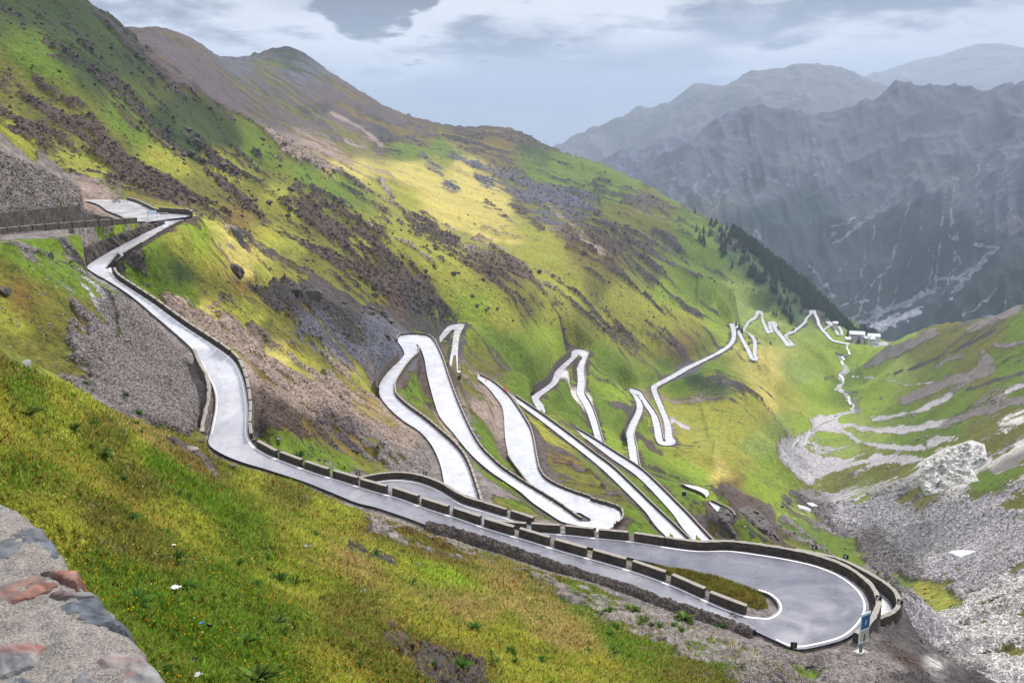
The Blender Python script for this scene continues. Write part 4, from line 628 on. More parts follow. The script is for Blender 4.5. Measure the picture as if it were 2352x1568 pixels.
def run(k, side, i0, i1, L, gap, group, label, off=.38, h=.85, th=.45, rev=False, rails=False, ordinal=None, skip_end=0):
    P, O, q = edge(k, side, i0, i1, .25); tot = q[-1]; pitch = L+gap; n = int((tot+gap)/pitch); out = []
    for i in range(n):
        s0 = i*pitch if not rev else tot-i*pitch-L; mid = s0+L/2; c = np.array([np.interp(mid, q, (P+O*off)[:, j]) for j in range(3)]); p0 = np.array([np.interp(s0, q, (P+O*off)[:, j]) for j in range(3)]); p1 = np.array([np.interp(s0+L, q, (P+O*off)[:, j]) for j in range(3)])
        d = p1-p0; o = link('guard_block', block_mesh(L, h, th)); o.location = c; o.rotation_euler = (0, -math.atan2(d[2], math.hypot(d[0], d[1])), math.atan2(d[1], d[0])); NBLK[0] += 1
        tag(o, ordinal % ORD[n-1-i if not rev else i] if ordinal else label, 'guard block', group); out.append((p0, p1))
    if rails:
        for (a0, a1), (b0, b1) in zip(out[:-1], out[1:]):
            ends = sorted(((np.linalg.norm(x-y), tuple(x), tuple(y)) for x in (a0, a1) for y in (b0, b1)))[0]; x, y = np.array(ends[1]), np.array(ends[2]); r = link('guard_rail', tube([x+[0, 0, .55], y+[0, 0, .55]], .035, M_RAIL)); tag(r, None, None); 
            r2 = tube([x+[0, 0, .25], y+[0, 0, .25]], .035, M_RAIL); p2 = link('lower_rail', r2, r); RAILS.append(r)
    return out
RAILS = []
def tube_np(pts_, rad, sides=6):
    pts_ = [Vector(p) for p in pts_]; Vv = []; Fv = []
    for i, p in enumerate(pts_):
        d = (pts_[min(i+1, len(pts_)-1)]-pts_[max(i-1, 0)]).normalized(); a = d.orthogonal().normalized(); b = d.cross(a); r = rad[i] if isinstance(rad, (list, tuple)) else rad
        for s in range(sides): t = 2*PI*s/sides; Vv.append(p+a*math.cos(t)*r+b*math.sin(t)*r)
    for i in range(len(pts_)-1):
        for s in range(sides): Fv.append([i*sides+s, i*sides+(s+1) % sides, (i+1)*sides+(s+1) % sides, (i+1)*sides+s])
    return Vv, Fv
def tube(pts_, rad, mat, sides=6):
    bm = bmesh.new(); Vv, Fv = tube_np(pts_, rad, sides); vs = [bm.verts.new(v) for v in Vv]; [bm.faces.new([vs[i] for i in f]) for f in Fv]
    bm.faces.new([vs[i] for i in range(sides)][::-1]); bm.faces.new([vs[len(vs)-sides+i] for i in range(sides)])
    me = bpy.data.meshes.new('tube'); bm.to_mesh(me); bm.free(); me.materials.append(mat); return me
def box(sx, sy, sz, c=(0, 0, 0), mat=None, bev=0.0, jit=0.0):
    bm = bmesh.new(); bmesh.ops.create_cube(bm, size=1.0)
    for v in bm.verts: v.co = Vector((v.co.x*sx+c[0]+random.uniform(-jit, jit), v.co.y*sy+c[1]+random.uniform(-jit, jit), v.co.z*sz+c[2]+random.uniform(-jit, jit)))
    if bev: bmesh.ops.bevel(bm, geom=bm.edges[:], offset=bev, segments=1, affect='EDGES')
    me = bpy.data.meshes.new('box'); bm.to_mesh(me); bm.free()
    if mat: me.materials.append(mat)
    return me
M_RAIL = plain('rail_paint', (.30, .36, .28), .5, .4)
M_GREY = plain('galvanised_steel', (.25, .26, .27), .45, .5, .6)
M_BLACK = plain('black_sheet', (.012, .012, .014), .4, .4)
M_WHITE = plain('white_sheet', (.75, .76, .78), .5, .4)
# near road, islands and outer parapets
LB = 3.9
iH = len(ROADS['near'])
run('near', 1, 21, 39, LB, .75, 'long stone guard blocks between the near road and the drop', '', rev=True, rails=True, ordinal='mossy stone guard block, %s from the grass island end of the near road row', off=.42, h=.95, th=.55)
for i, r in enumerate(RAILS): tag(r, 'thin double steel rail closing the %s gap between near road guard blocks from the island' % ORD[min(i, 15)], 'guard rail', 'steel rails between the near guard blocks')
NR1 = len(RAILS)
run('near', 1, 7, 21, 2.5, .28, 'short guard blocks along the upper near road', 'short stone guard block in the curved row above the near road slope', rev=False, off=.36, h=.9)
run('near', 1, 1, 7, 4.2, .4, 'weathered guard blocks below the car park corner', 'weathered guard block in the sloping row below the car park corner', off=.3, h=.5)
wall('near', 1, 1, 8, 'retaining_wall', 'rubble retaining wall carrying the road below the car park corner', 'retaining wall', off=.1, th=.6, lo=-4.2, hi=-.02, mat=M_RUB, cap=M_RUB, batter=.15, jit=.12)
wall('near', 1, 13, 21, 'retaining_wall', 'pale stone retaining wall under the outer edge of the near road bend', 'retaining wall', off=.05, th=.7, lo=-5.5, hi=-.02, mat=M_PALE, cap=M_PALE, batter=.3, jit=.12)
wall('near', 0, 1, 6, 'retaining_wall', 'dark rubble retaining wall cut into the uphill side below the car park', 'retaining wall', off=.2, th=.8, lo=-.4, hi=(.5, 3.4), mat=M_RUB, cap=M_RUB, jit=.3)
wall('near', 0, 14, 21, 'retaining_wall', 'stepped stone retaining wall beside the gravel slope left of the near road', 'retaining wall', off=.5, th=.5, lo=-.4, hi=1.9, mat=M_PALE, cap=M_CAP, jit=.12)
wall('upper', 0, 1, 3, 'retaining_wall', 'tall dark rubble wall along the uphill side of the car park access road', 'retaining wall', off=.4, th=.7, lo=-.4, hi=(3.0, 3.6), mat=M_RUB, cap=M_RUB, jit=.2)
wall('upper', 0, 3, 4, 'retaining_wall', 'lower tapering rubble wall before the car park on the access road', 'retaining wall', off=.5, th=.7, lo=-.4, hi=(2.4, .4), mat=M_RUB, cap=M_RUB, jit=.2)
wall('upper', 1, 0, 2, 'retaining_wall', 'tall pale masonry wall supporting the access road at the picture edge', 'retaining wall', off=.05, th=.7, lo=-7, hi=-.02, mat=M_PALE, cap=M_PALE, batter=.12, jit=.1)
run('upper', 1, 0, 5, 4.0, .35, 'guard blocks along the car park access road', 'weathered guard block in the row edging the car park access road', off=.36, h=.95)
wall('parking', 1, 0, 3, 'parapet_wall', 'low grey parapet along the far edge of the car park', 'parapet wall', off=.1, th=.5, lo=-.5, hi=.8, jit=.05)
wall('parking', 1, 3, 5, 'parapet_wall', 'dark stone parapet closing the corner of the car park', 'parapet wall', off=.1, th=.5, lo=-.5, hi=1.3, jit=.05)
# first hairpin: long curved parapet, then separate blocks, V-shaped start
wall('near', 0, 43, 55, 'parapet_wall', 'long curved stone parapet around the outside of the nearest hairpin', 'parapet wall', off=.55, th=.55, lo=-3.5, hi=.85, step=.4, batter=.05, jit=.05)
run('near', 0, 55, 61, 3.9, .75, 'guard blocks of the returning hairpin lane', '', off=.45, h=1.0, th=.55, rev=False, rails=True, ordinal='mossy stone guard block, %s along the returning lane counted from where the lanes fork')
for i, r in enumerate(RAILS[NR1:]): tag(r, 'double steel rail closing the %s gap along the returning hairpin lane' % ORD[i], 'guard rail', 'steel rails on the returning lane')
NR2 = len(RAILS)
wall('second', 0, 0, 7, 'parapet_wall', 'curved stone parapet around the hidden second hairpin behind the guard blocks', 'parapet wall', off=.3, th=.5, lo=-3, hi=.95, step=.5, jit=.05)
run('second', 0, 7, 9, 3.9, .75, 'guard blocks beyond the second hairpin parapet', '', off=.5, h=.95, th=.5, rails=True, ordinal='stone guard block, %s in the pair beyond the second hairpin parapet')
for i, r in enumerate(RAILS[NR2:]): tag(r, 'short steel rail between the two blocks past the second hairpin', 'guard rail')
wall('second', 0, 11, 21, 'parapet_wall', 'outer stone parapet of the lower hairpin tucked under the nearest one', 'parapet wall', off=.3, th=.55, lo=-5, hi=1.25, step=.4, batter=.12, jit=.06)
# switchbacks beyond
run('bend_a', 1, 0, 15, 3.1, .35, 'guard blocks along the first rising white lane', 'low stone guard block in the row along the leftmost white lane', off=.3, h=.85)
wall('bend_a', 1, 8, 15, 'retaining_wall', 'pale retaining wall under the left lane near its top hairpin', 'retaining wall', off=.05, th=.5, lo=-3.6, hi=-.05, mat=M_PALE, cap=M_PALE, step=1, jit=.1)
wall('bend_a', 0, 8, 13, 'retaining_wall', 'dark stone wall on the uphill side of the leftmost white lane', 'retaining wall', off=.3, th=.6, lo=-.5, hi=2.6, mat=M_RUB, cap=M_RUB, step=1, jit=.15)
run('bend_a', 0, 16, 35, 3.3, .35, 'guard blocks down the widest white lane', 'low stone guard block edging the widest white lane', off=.3, h=.85)
run('bend_a', 1, 38, 44, 2.6, .3, 'guard blocks around the middle hairpin', 'pale topped guard block around the hairpin with the small centre island', off=.35, h=1.0)
wall('bend_a', 1, 37, 43, 'retaining_wall', 'curved masonry wall holding up the hairpin with the small island', 'retaining wall', off=.1, th=.6, lo=-6, hi=-.03, mat=M_RUB, cap=M_RUB, step=.7, batter=.1, jit=.1)
run('bend_a', 1, 44, 58, 3.3, .35, 'guard blocks along the curving middle lane', 'low stone guard block on the outer edge of the curving middle lane', off=.3, h=.85)
wall('bend_a', 0, 44, 50, 'retaining_wall', 'thin stone wall along the inner edge of the curving middle lane', 'retaining wall', off=.2, th=.4, lo=-.5, hi=.7, step=1)
wall('bend_d', 1, 1, 9, 'parapet_wall', 'dark straight parapet beside the narrow diagonal lane', 'parapet wall', off=.2, th=.5, lo=-.6, hi=1.0, step=1.2)
wall('bend_e', 1, 0, 7, 'parapet_wall', 'dark notched parapet beside the bright diagonal lane', 'parapet wall', off=.2, th=.5, lo=-.6, hi=1.0, step=1.2)
wall('bend_f', 0, 4, 9, 'retaining_wall', 'grey uphill wall beside the lane climbing to the peaked hairpin', 'retaining wall', off=.5, th=.8, lo=-.5, hi=5.5, mat=M_RUB, cap=M_RUB, step=2, jit=.3)
wall('bend_f', 0, 9, 13, 'retaining_wall', 'fluted stone wall holding up the peaked hairpin', 'retaining wall', off=.1, th=.7, lo=-9, hi=.8, mat=M_RUB, cap=M_CAP, step=2, batter=.1, jit=.2)
wall('bend_f', 0, 13, 20, 'parapet_wall', 'thin dark parapet down the right side of the peaked bend', 'parapet wall', off=.2, th=.6, lo=-.8, hi=.9, step=2)
wall('bend_g', 0, 2, 6, 'retaining_wall', 'grey uphill wall beside the narrow hairpin lane on the green slope', 'retaining wall', off=.5, th=.8, lo=-.5, hi=4.5, mat=M_RUB, cap=M_RUB, step=2, jit=.3)
wall('bend_g', 1, 0, 4, 'parapet_wall', 'thin dark parapet right of the short lane on the green slope', 'parapet wall', off=.2, th=.6, lo=-.8, hi=.9, step=2)
wall('bend_g', 0, 10, 19, 'parapet_wall', 'thin dark parapet along the right side of the narrow hairpin', 'parapet wall', off=.2, th=.7, lo=-.8, hi=1.0, step=2)
wall('bend_g', 1, 28, 33, 'retaining_wall', 'dark stone wall below the kink of the long far traverse', 'retaining wall', off=.1, th=.8, lo=-7, hi=.3, mat=M_RUB, cap=M_RUB, step=3, jit=.3)
wall('bend_g', 1, 33, 38, 'retaining_wall', 'rough retaining wall under the long straight far traverse', 'retaining wall', off=.1, th=.8, lo=-9, hi=.2, mat=M_RUB, cap=M_RUB, step=4, jit=.4)
wall('stub', 0, 0, 4, 'parapet_wall', 'curved parapet of the short road piece below the straight lanes', 'parapet wall', off=.2, th=.5, lo=-2, hi=1.0, step=1)
wall('stub_b', 1, 0, 4, 'parapet_wall', 'rounded parapet of the small paved turnout on the grassy spur', 'parapet wall', off=.2, th=.5, lo=-3, hi=1.0, step=1)
print('blocks', NBLK[0])
# ------------------------------------------------------------------ grass island of the first hairpin
def island(name, label, polyA, h0, hgt, z0):
    C0 = np.mean(polyA, 0); bm = bmesh.new(); n = len(polyA); rings = []
    for t in (1.0, .93, .8, .6, .35):
        ring = []
        for p in polyA:
            q = C0+(p-C0)*t; zz_ = z0+hgt*(1-t**2.2)**.6+.10*vnoise(np.array(q[0]*1.3), np.array(q[1]*1.3), 4)*(1-t)*2; ring.append(bm.verts.new((q[0], q[1], zz_ if t < 1 else z0-.25)))
        rings.append(ring)
    for r0, r1 in zip(rings[:-1], rings[1:]):
        for i in range(n): bm.faces.new([r0[i], r0[(i+1) % n], r1[(i+1) % n], r1[i]])
    bm.faces.new(rings[-1]); bmesh.ops.recalc_face_normals(bm, faces=bm.faces); me = bpy.data.meshes.new(name); bm.to_mesh(me); bm.free()
    for p in me.polygons: p.use_smooth = True
    return me
def resamp(P, n):
    P = np.array(P); s = np.concatenate([[0], np.cumsum(np.linalg.norm(np.diff(P, axis=0), axis=1))]); q = np.linspace(0, s[-1], n); return np.stack([np.interp(q, s, P[:, c]) for c in range(P.shape[1])], 1)
isl = [zz('H', x, y) for x, y in [(960, 610), (1150, 650), (1350, 665), (1550, 690), (1750, 735), (2000, 790)]]+[zz('6', x, y) for x, y in [(560, 1030), (700, 1075), (800, 1120), (862, 1190), (868, 1250), (800, 1285), (680, 1275), (500, 1230), (300, 1180), (120, 1120)]]+[zz('H', x, y) for x, y in [(1540, 810), (1400, 745), (1250, 700), (1100, 650)]]
pl = resamp(np.array([at_h(u, v, 47.2)[:2] for u, v in isl+isl[:1]]), 70)[:-1]
M_ISL = NT_('island_turf'); p_ = M_ISL.pos(); a_ = M_ISL.noise(p_, .9, 7, .65); b_ = M_ISL.noise(p_, 5, 4, .7)
M_ISL = M_ISL.fin(M_ISL.mix(M_ISL.rng(a_, .35, .65, 0, 1), M_ISL.mix(M_ISL.rng(b_, .3, .7, 0, 1), (.035, .05, .006), (.12, .115, .012)), (.14, .085, .02)), .95, .1, M_ISL.bump(b_, .15, 1))
im = island('grass_island', '', [np.array([q[0], q[1]]) for q in pl], 47, .75, -47.15); im.materials.append(M_ISL); o = link('grass_island', im); tag(o, 'mossy green island inside the nearest hairpin', 'grass island', None, 'structure')
# ------------------------------------------------------------------ signs
def chevron_sign(loc, rz, size, label, post=1.0, flip=False, back=False, group='black and white bend arrows'):
    r = empty('bend_sign', loc, rz); tag(r, label, 'bend sign', group)
    link('post', tube([(0, .03, -1.0), (0, .03, post+size*1.15)], .035, M_GREY), r)
    link('panel', box(size, .03, size, (0, 0, post+size/2), M_BLACK, .004), r)
    if not back:
        s = size/2*.82; k = -1 if not flip else 1; V2 = [(-.75*k*-1*s, 0), ]
        pts2 = [(k*.85, 0), (-.05*k, .95), (-.6*k, .95), (.25*k, 0), (-.6*k, -.95), (-.05*k, -.95)]
        pts2 = [(x, y) for x, y in [(k*.8, 0), (0, .9), (-.55*k, .9), (.2*k, 0), (-.55*k, -.9), (0, -.9)]]
        bm = bmesh.new(); f = [bm.verts.new((x*s, -.022, post+size/2+y*s)) for x, y in pts2]; g = [bm.verts.new((v.co.x, -.014, v.co.z)) for v in f]
        bm.faces.new([f[0], f[1], f[2], f[3]]); bm.faces.new([f[0], f[3], f[4], f[5]])
        for i in range(6): bm.faces.new([f[i], f[(i+1) % 6], g[(i+1) % 6], g[i]])
        me = bpy.data.meshes.new('arrow'); bm.to_mesh(me); bm.free(); me.materials.append(M_WHITE); link('arrow', me, r)
    return r
def face_cam(p): return -math.atan2(p[0], p[1])
def at_edge(k, side, i, off=.9):
    P, O, q = edge(k, side, i, i+1, .3); return P[0]+O[0]*off
# position each sign on the ground just outside its wall, in line with the sightline of its panel
def sign_at(u, v, h, dz, size, label, **kw):
    p = at_h(u, v, h); return chevron_sign((p[0], p[1], p[2]-dz-size/2), face_cam(p)+kw.pop('turn', 0), size, label, post=dz, **kw)
sign_at(1871, 1257, 47.6, 2.4, .62, 'black bend arrow sign behind the long hairpin parapet, against green slope')
sign_at(1943, 1278, 51.9, 2.0, .62, 'black bend arrow sign standing where the lower parapet starts')
sign_at(2018, 1374, 46.3, 2.0, .66, 'black bend arrow sign on the nearest hairpin wall above the info board', turn=-.3)
sign_at(2067, 1382, 52.0, 1.5, .66, 'black bend arrow sign on the outermost lower parapet, rightmost of all', turn=-.3)
sign_at(822, 1087, 50.0, 1.2, .62, 'bend arrow sign at the left end of the second hairpin', flip=True)
sign_at(976, 1087, 52.5, 1.2, .62, 'bend arrow sign behind the top of the second hairpin parapet')
sign_at(1423, 1165, 90.6, 1.2, .8, 'small bend arrow sign beside the middle hairpin with the small island')
chevron_sign(tuple(at_h(1822, 1496, 46.9)), face_cam(at_h(1822, 1496, 46.9))+PI+.2, .62, 'black sign back at the near foot of the nearest hairpin', post=.4, back=True, group='dark backs of bend signs')
chevron_sign(tuple(at_h(1366, 1226, 90.9)), face_cam(at_h(1366, 1226, 90.9))+PI+.6, .8, 'dark sign back showing over a guard block by the middle hairpin', post=.8, back=True, group='dark backs of bend signs')
chevron_sign(tuple(at_h(1417, 1212, 90.9)), face_cam(at_h(1417, 1212, 90.9))+PI-.9, .8, 'dark sign seen edge on at the rim of the middle hairpin', post=1.0, back=True, group='dark backs of bend signs')
# tall information board by the hairpin foot
def quad_mesh(pts_, mat):
    me = bpy.data.meshes.new('panel'); me.from_pydata([tuple(p) for p in pts_], [], [list(range(len(pts_)))]); me.materials.append(mat); return me
M_BLUE = plain('sign_blue', (.012, .10, .25), .4, .4); M_LB = plain('board_pale_blue', (.58, .70, .74), .5, .3, 0, 2, .1); M_CONC = plain('concrete', (.36, .35, .33), .9, .2, 0, 3, .25, .03); M_DARKP = plain('print_dark', (.06, .07, .08), .6, .3); M_EARTHP = plain('board_print', (.42, .40, .34), .6, .3, 0, 9, .4)
bp = raycast(1976, 1500, Zt); B = empty('information_board', tuple(bp), face_cam(bp)+.95); tag(B, 'tall leaning blue and white information board on a grey post by the hairpin wall', 'information board')
link('concrete_base', box(1.3, 1.1, .25, (.1, 0, 0), M_CONC, .03), B); link('base_plate', box(.55, .5, .04, (0, 0, .145), M_WHITE, .01), B)
link('post', tube([(0, 0, .12), (0, 0, 1.9)], [.16, .09], M_GREY, 8), B)
pn = link('panel', box(1.35, .09, 3.1, (.05, -.12, 2.75), M_LB, .02), B)
link('blue_field', box(1.12, .012, 1.35, (.07, -.175, 3.38), M_BLUE), pn)
bm = bmesh.new(); o_ = [bm.verts.new((.07+x, -.188, 3.4+y)) for x, y in [(-.05, -.35), (.05, -.2), (.1, .05), (.06, .32), (-.01, .1), (-.06, -.12)]]; bm.faces.new(o_); me = bpy.data.meshes.new('emblem'); bm.to_mesh(me); bm.free(); me.materials.append(M_WHITE); link('emblem', me, pn)
link('map_print', box(1.1, .012, 1.1, (.07, -.175, 2.0), M_EARTHP), pn); link('printed_figure', box(.2, .012, .8, (.1, -.186, 1.75), M_DARKP), pn)
# brown sign near the turnout, frame at the car park
M_BROWN = plain('sign_brown', (.05, .022, .016), .5, .3, 0, 6, .6)
p = at_h(1570.5, 1153, 141.5); q = empty('tourist_sign', tuple(p), face_cam(p)); tag(q, 'square brown sign with pale rim on a thin post beside the gravel turnout', 'tourist sign')
link('post', tube([(0, .05, -.5), (0, .05, 3.2)], .07, M_GREY), q); pb = link('panel', box(2.0, .06, 2.3, (0, 0, 3.6), M_WHITE, .01), q); link('picture_field', box(1.8, .02, 1.95, (0, -.045, 3.6), M_BROWN), pb)
p = at_h(351, 506, 17.0); q = empty('direction_frame', tuple(p), face_cam(p)); tag(q, 'pale board between two thin posts at the car park corner', 'road board'); wd = 1.95
for s in (-1, 1): link('post', tube([(s*wd/2, 0, -1.0), (s*wd/2, 0, 2.3)], .06, M_GREY), q)
link('panel', box(wd-.1, .04, .95, (0, 0, 1.8), M_LB), q)
p = at_h(377, 498, 16.9); q = empty('road_name_board', tuple(p), face_cam(p)); tag(q, 'long dark lettered board on the car park corner parapet', 'name board'); pb = link('panel', box(1.9, .04, .5, (0, -.3, .9), M_DARKP), q)
for i in range(9): link('letter', box(.1, .012, .2, (-.8+.2*i, -.327, .9), M_WHITE), pb)
for i, (c_, z_) in enumerate(((-.5, .45), (.5, .45))): link('leg', tube([(c_, -.3, -.3), (c_, -.3, .68)], .03, M_GREY), q)
# orange plastic markers on the distant parapet
M_OR = plain('orange_plastic', (.65, .12, .03), .5, .3)
for u, v, h, tx in ((1117, 872, 101.6, 'left of the three'), (1158, 894, 100.2, 'middle of the three'), (1163, 898, 100.0, 'right of the three')):
    p = at_h(u, v, h); q = empty('traffic_cone', tuple(p)); tag(q, 'small orange marker on the distant curved parapet, '+tx, 'traffic cone', 'orange markers on the distant parapet')
    bm = bmesh.new(); bmesh.ops.create_cone(bm, cap_ends=True, segments=10, radius1=.38, radius2=.06, depth=1.3, matrix=Matrix.Translation((0, 0, .7))); me = bpy.data.meshes.new('cone'); bm.to_mesh(me); bm.free(); me.materials.append(M_OR); link('cone', me, q); link('foot', box(.95, .95, .08, (0, 0, .04), M_OR), q)
# dark motorcycle in the car park
p = at_h(268, 466, 16.7); p[2] += .02; q = empty('motorcycle', tuple(p), .15); tag(q, 'dark motorcycle parked on the wet car park', 'motorcycle')
def wheel(x):
    bm = bmesh.new(); R, r, N, n = .31, .07, 18, 6; ring = []
    for i in range(N):
        a = 2*PI*i/N; ring.append([bm.verts.new((x+(R+r*math.cos(2*PI*j/n))*math.cos(a), r*math.sin(2*PI*j/n), .38+(R+r*math.cos(2*PI*j/n))*math.sin(a))) for j in range(n)])
    for i in range(N):
        for j in range(n): bm.faces.new([ring[i][j], ring[(i+1) % N][j], ring[(i+1) % N][(j+1) % n], ring[i][(j+1) % n]])
    me = bpy.data.meshes.new('wheel'); bm.to_mesh(me); bm.free(); me.materials.append(M_BLACK); return me
for x in (-.75, .75):
    w_ = link('wheel', wheel(x), q); link('hub', tube([(x, -.1, .38), (x, .1, .38)], .12, M_GREY, 8), w_)
link('engine', box(.5, .35, .42, (0, 0, .5), M_GREY, .06), q); link('tank', box(.55, .3, .25, (.15, 0, .88), M_BLACK, .09), q); link('seat', box(.7, .28, .12, (-.42, 0, .84), M_BLACK, .05), q)
link('fork', tube([(.75, 0, .38), (.48, 0, 1.05)], .04, M_GREY), q); link('handlebar', tube([(.42, -.35, 1.1), (.5, 0, 1.05), (.42, .35, 1.1)], .025, M_BLACK), q); link('windscreen', box(.04, .3, .3, (.62, 0, 1.15), M_BLACK, .01), q); link('exhaust', tube([(-.1, .18, .35), (-.8, .2, .42)], .05, M_GREY), q)
# ------------------------------------------------------------------ things standing on the slopes
def gp_(u, v, rmin=5.0): return raycast(u, v, Zt, rmin)
def rock_mesh(seed, flat=.7, sub=3, rough=.28):
    bm = bmesh.new(); bmesh.ops.create_icosphere(bm, subdivisions=sub, radius=1.0); rr = random.Random(seed); pl = [(Vector((rr.gauss(0, 1), rr.gauss(0, 1), rr.gauss(0, 1))).normalized(), rr.uniform(.55, .85)) for _ in range(11)]
    for v in bm.verts:
        n = v.co.normalized(); k = 1.0
        for a, d in pl:
            q = n.dot(a)
            if q > .05: k = min(k, d/q)
        k *= 1+rough*.5*float(vnoise(np.array(n.x*3+seed), np.array(n.y*3+n.z*2.7), seed)); v.co = Vector((n.x*k*1.15, n.y*k, n.z*k*flat))
    me = bpy.data.meshes.new('boulder'); bm.to_mesh(me); bm.free(); return me
def rockm(name, c1, c2, bump=.08, sc_=1.0):
    M = NT_(name); p = M.pos(); n = M.noise(p, 1.1*sc_, 8, .68, .5); n2 = M.noise(M.mapv(p, (1, 1, 3.5)), 2.2*sc_, 6, .7)
    return M.fin(M.mix(M.rng(M.math('ADD', M.math('MULTIPLY', n, .6), M.math('MULTIPLY', n2, .4)), .38, .62, 0, 1), c1, c2), .85, .2, M.bump(M.math('ADD', n, n2), bump/sc_, 1))
M_RD = rockm('dark_rock', (.045, .038, .036), (.15, .13, .125)); M_RG = rockm('grey_rock', (.12, .115, .115), (.33, .31, .30)); M_RW = rockm('pale_rock', (.42, .40, .39), (.92, .90, .88), .5, .25)
RMD = [rock_mesh(i, .75) for i in range(5)]; RMG = [m.copy() for m in RMD]
for m in RMD: m.materials.append(M_RD)
for m in RMG: m.materials.append(M_RG)
def boulder(u, v, wpx, mats, label, group=None, sink=.25, sq=1.0):
    p = gp_(u, v)
    if p is None: return
    d = np.linalg.norm(p); s = wpx*d/F/2; o = link('boulder', random.choice(mats)); o.location = (p[0], p[1], p[2]+s*(.55*sq-sink)); o.scale = (s, s*random.uniform(.8, 1.1), s*sq); o.rotation_euler = (random.uniform(-.2, .2), random.uniform(-.2, .3), random.uniform(0, 6)); tag(o, label, 'boulder', group); return o
boulder(545, 630, 40, RMD, 'lone dark boulder on green turf below the car park corner', sq=1.1)
boulder(672, 668, 42, RMD, 'dark outcrop boulder left of the pair above the scree', sq=1.0); boulder(718, 690, 46, RMD, 'dark outcrop boulder right of the pair above the scree', sq=1.1)
boulder(960, 1302, 17, RMD, 'small black boulder in bright yellow grass of the near slope'); boulder(1012, 1300, 9, RMD, 'tiny dark stone right of the black boulder on the near slope')
boulder(738, 968, 24, RMD, 'dark boulder in the middle of the pinkish scree'); boulder(640, 1010, 12, RMG, 'grey stone at the foot of the bend retaining wall')
boulder(12, 675, 28, RMD, 'dark boulder at the left picture edge on olive turf'); boulder(60, 838, 30, RMG, 'layered grey boulder on the crest of the near grass slope', sq=.6)
boulder(528, 1072, 28, RMD, 'flat dark boulder beside the near road on the grass crest', sq=.5); boulder(478, 1040, 22, RMG, 'grey slab where the grass crest meets the near road', sq=.6); boulder(502, 1058, 16, RMD, 'brown stone between the slab and the flat boulder')
boulder(435, 1030, 34, RMG, 'pale pink outcrop in the grass just left of the near road', sq=.4); boulder(455, 1015, 24, RMD, 'dark outcrop behind the pale pink one on the grass crest', sq=.5)
for u, v, w_, l in [(706, 1253, 22, 'upper of the pale'), (766, 1302, 20, 'middle of the pale'), (833, 1360, 20, 'lower of the pale'), (845, 1272, 12, 'small one right of the pale'), (716, 1278, 16, 'flat one under the upper of the pale')]:
    boulder(u, v, w_, RMG, l+' flat stones scattered on the near grass', sq=.3, sink=.1)
boulder(1862, 1533, 20, RMD, 'black block of rock at the near foot of the hairpin verge', sq=.9); boulder(1715, 1447, 14, RMG, 'pointed grey stone on the verge below the near lane')
boulder(1523, 1468, 20, RMD, 'reddish stone embedded in the rubble bank', sq=.7)
ub = random.Random(3); SP = [('dark boulder on the pinkish scree between the near road and the first white lane', 'dark boulders on the pinkish scree', RMD, (620, 1000), (860, 1080), 16, (5, 12)), ('dark crag block on the grey scree left of the top hairpin', 'dark blocks on the grey scree', RMD, (740, 690), (900, 790), 18, (7, 18)),
   ('grey stone on the gravel slope left of the near road', 'grey stones on the gravel slope', RMG, (230, 700), (440, 920), 16, (4, 9)), ('brown crag block on the olive slope above the car park', 'crag blocks above the car park', RMD, (380, 300), (700, 500), 20, (8, 20)),
   ('pale boulder lying on the green valley floor', 'pale boulders on the valley floor', RMG, (1980, 900), (2330, 1120), 22, (4, 9)), ('dark boulder at the edge of the grey valley gravel', 'dark boulders by the valley gravel', RMD, (1780, 1150), (1960, 1290), 16, (4, 9)),
   ('brown crag block on the sunlit middle slope', 'crag blocks on the middle slope', RMD, (820, 560), (1250, 720), 18, (8, 18))]
for lab, grp, mats, (u0, v0), (u1, v1), n, (w0, w1) in SP:
    for _ in range(n): boulder(ub.uniform(u0, u1), ub.uniform(v0, v1), ub.uniform(w0, w1), mats, lab, grp)
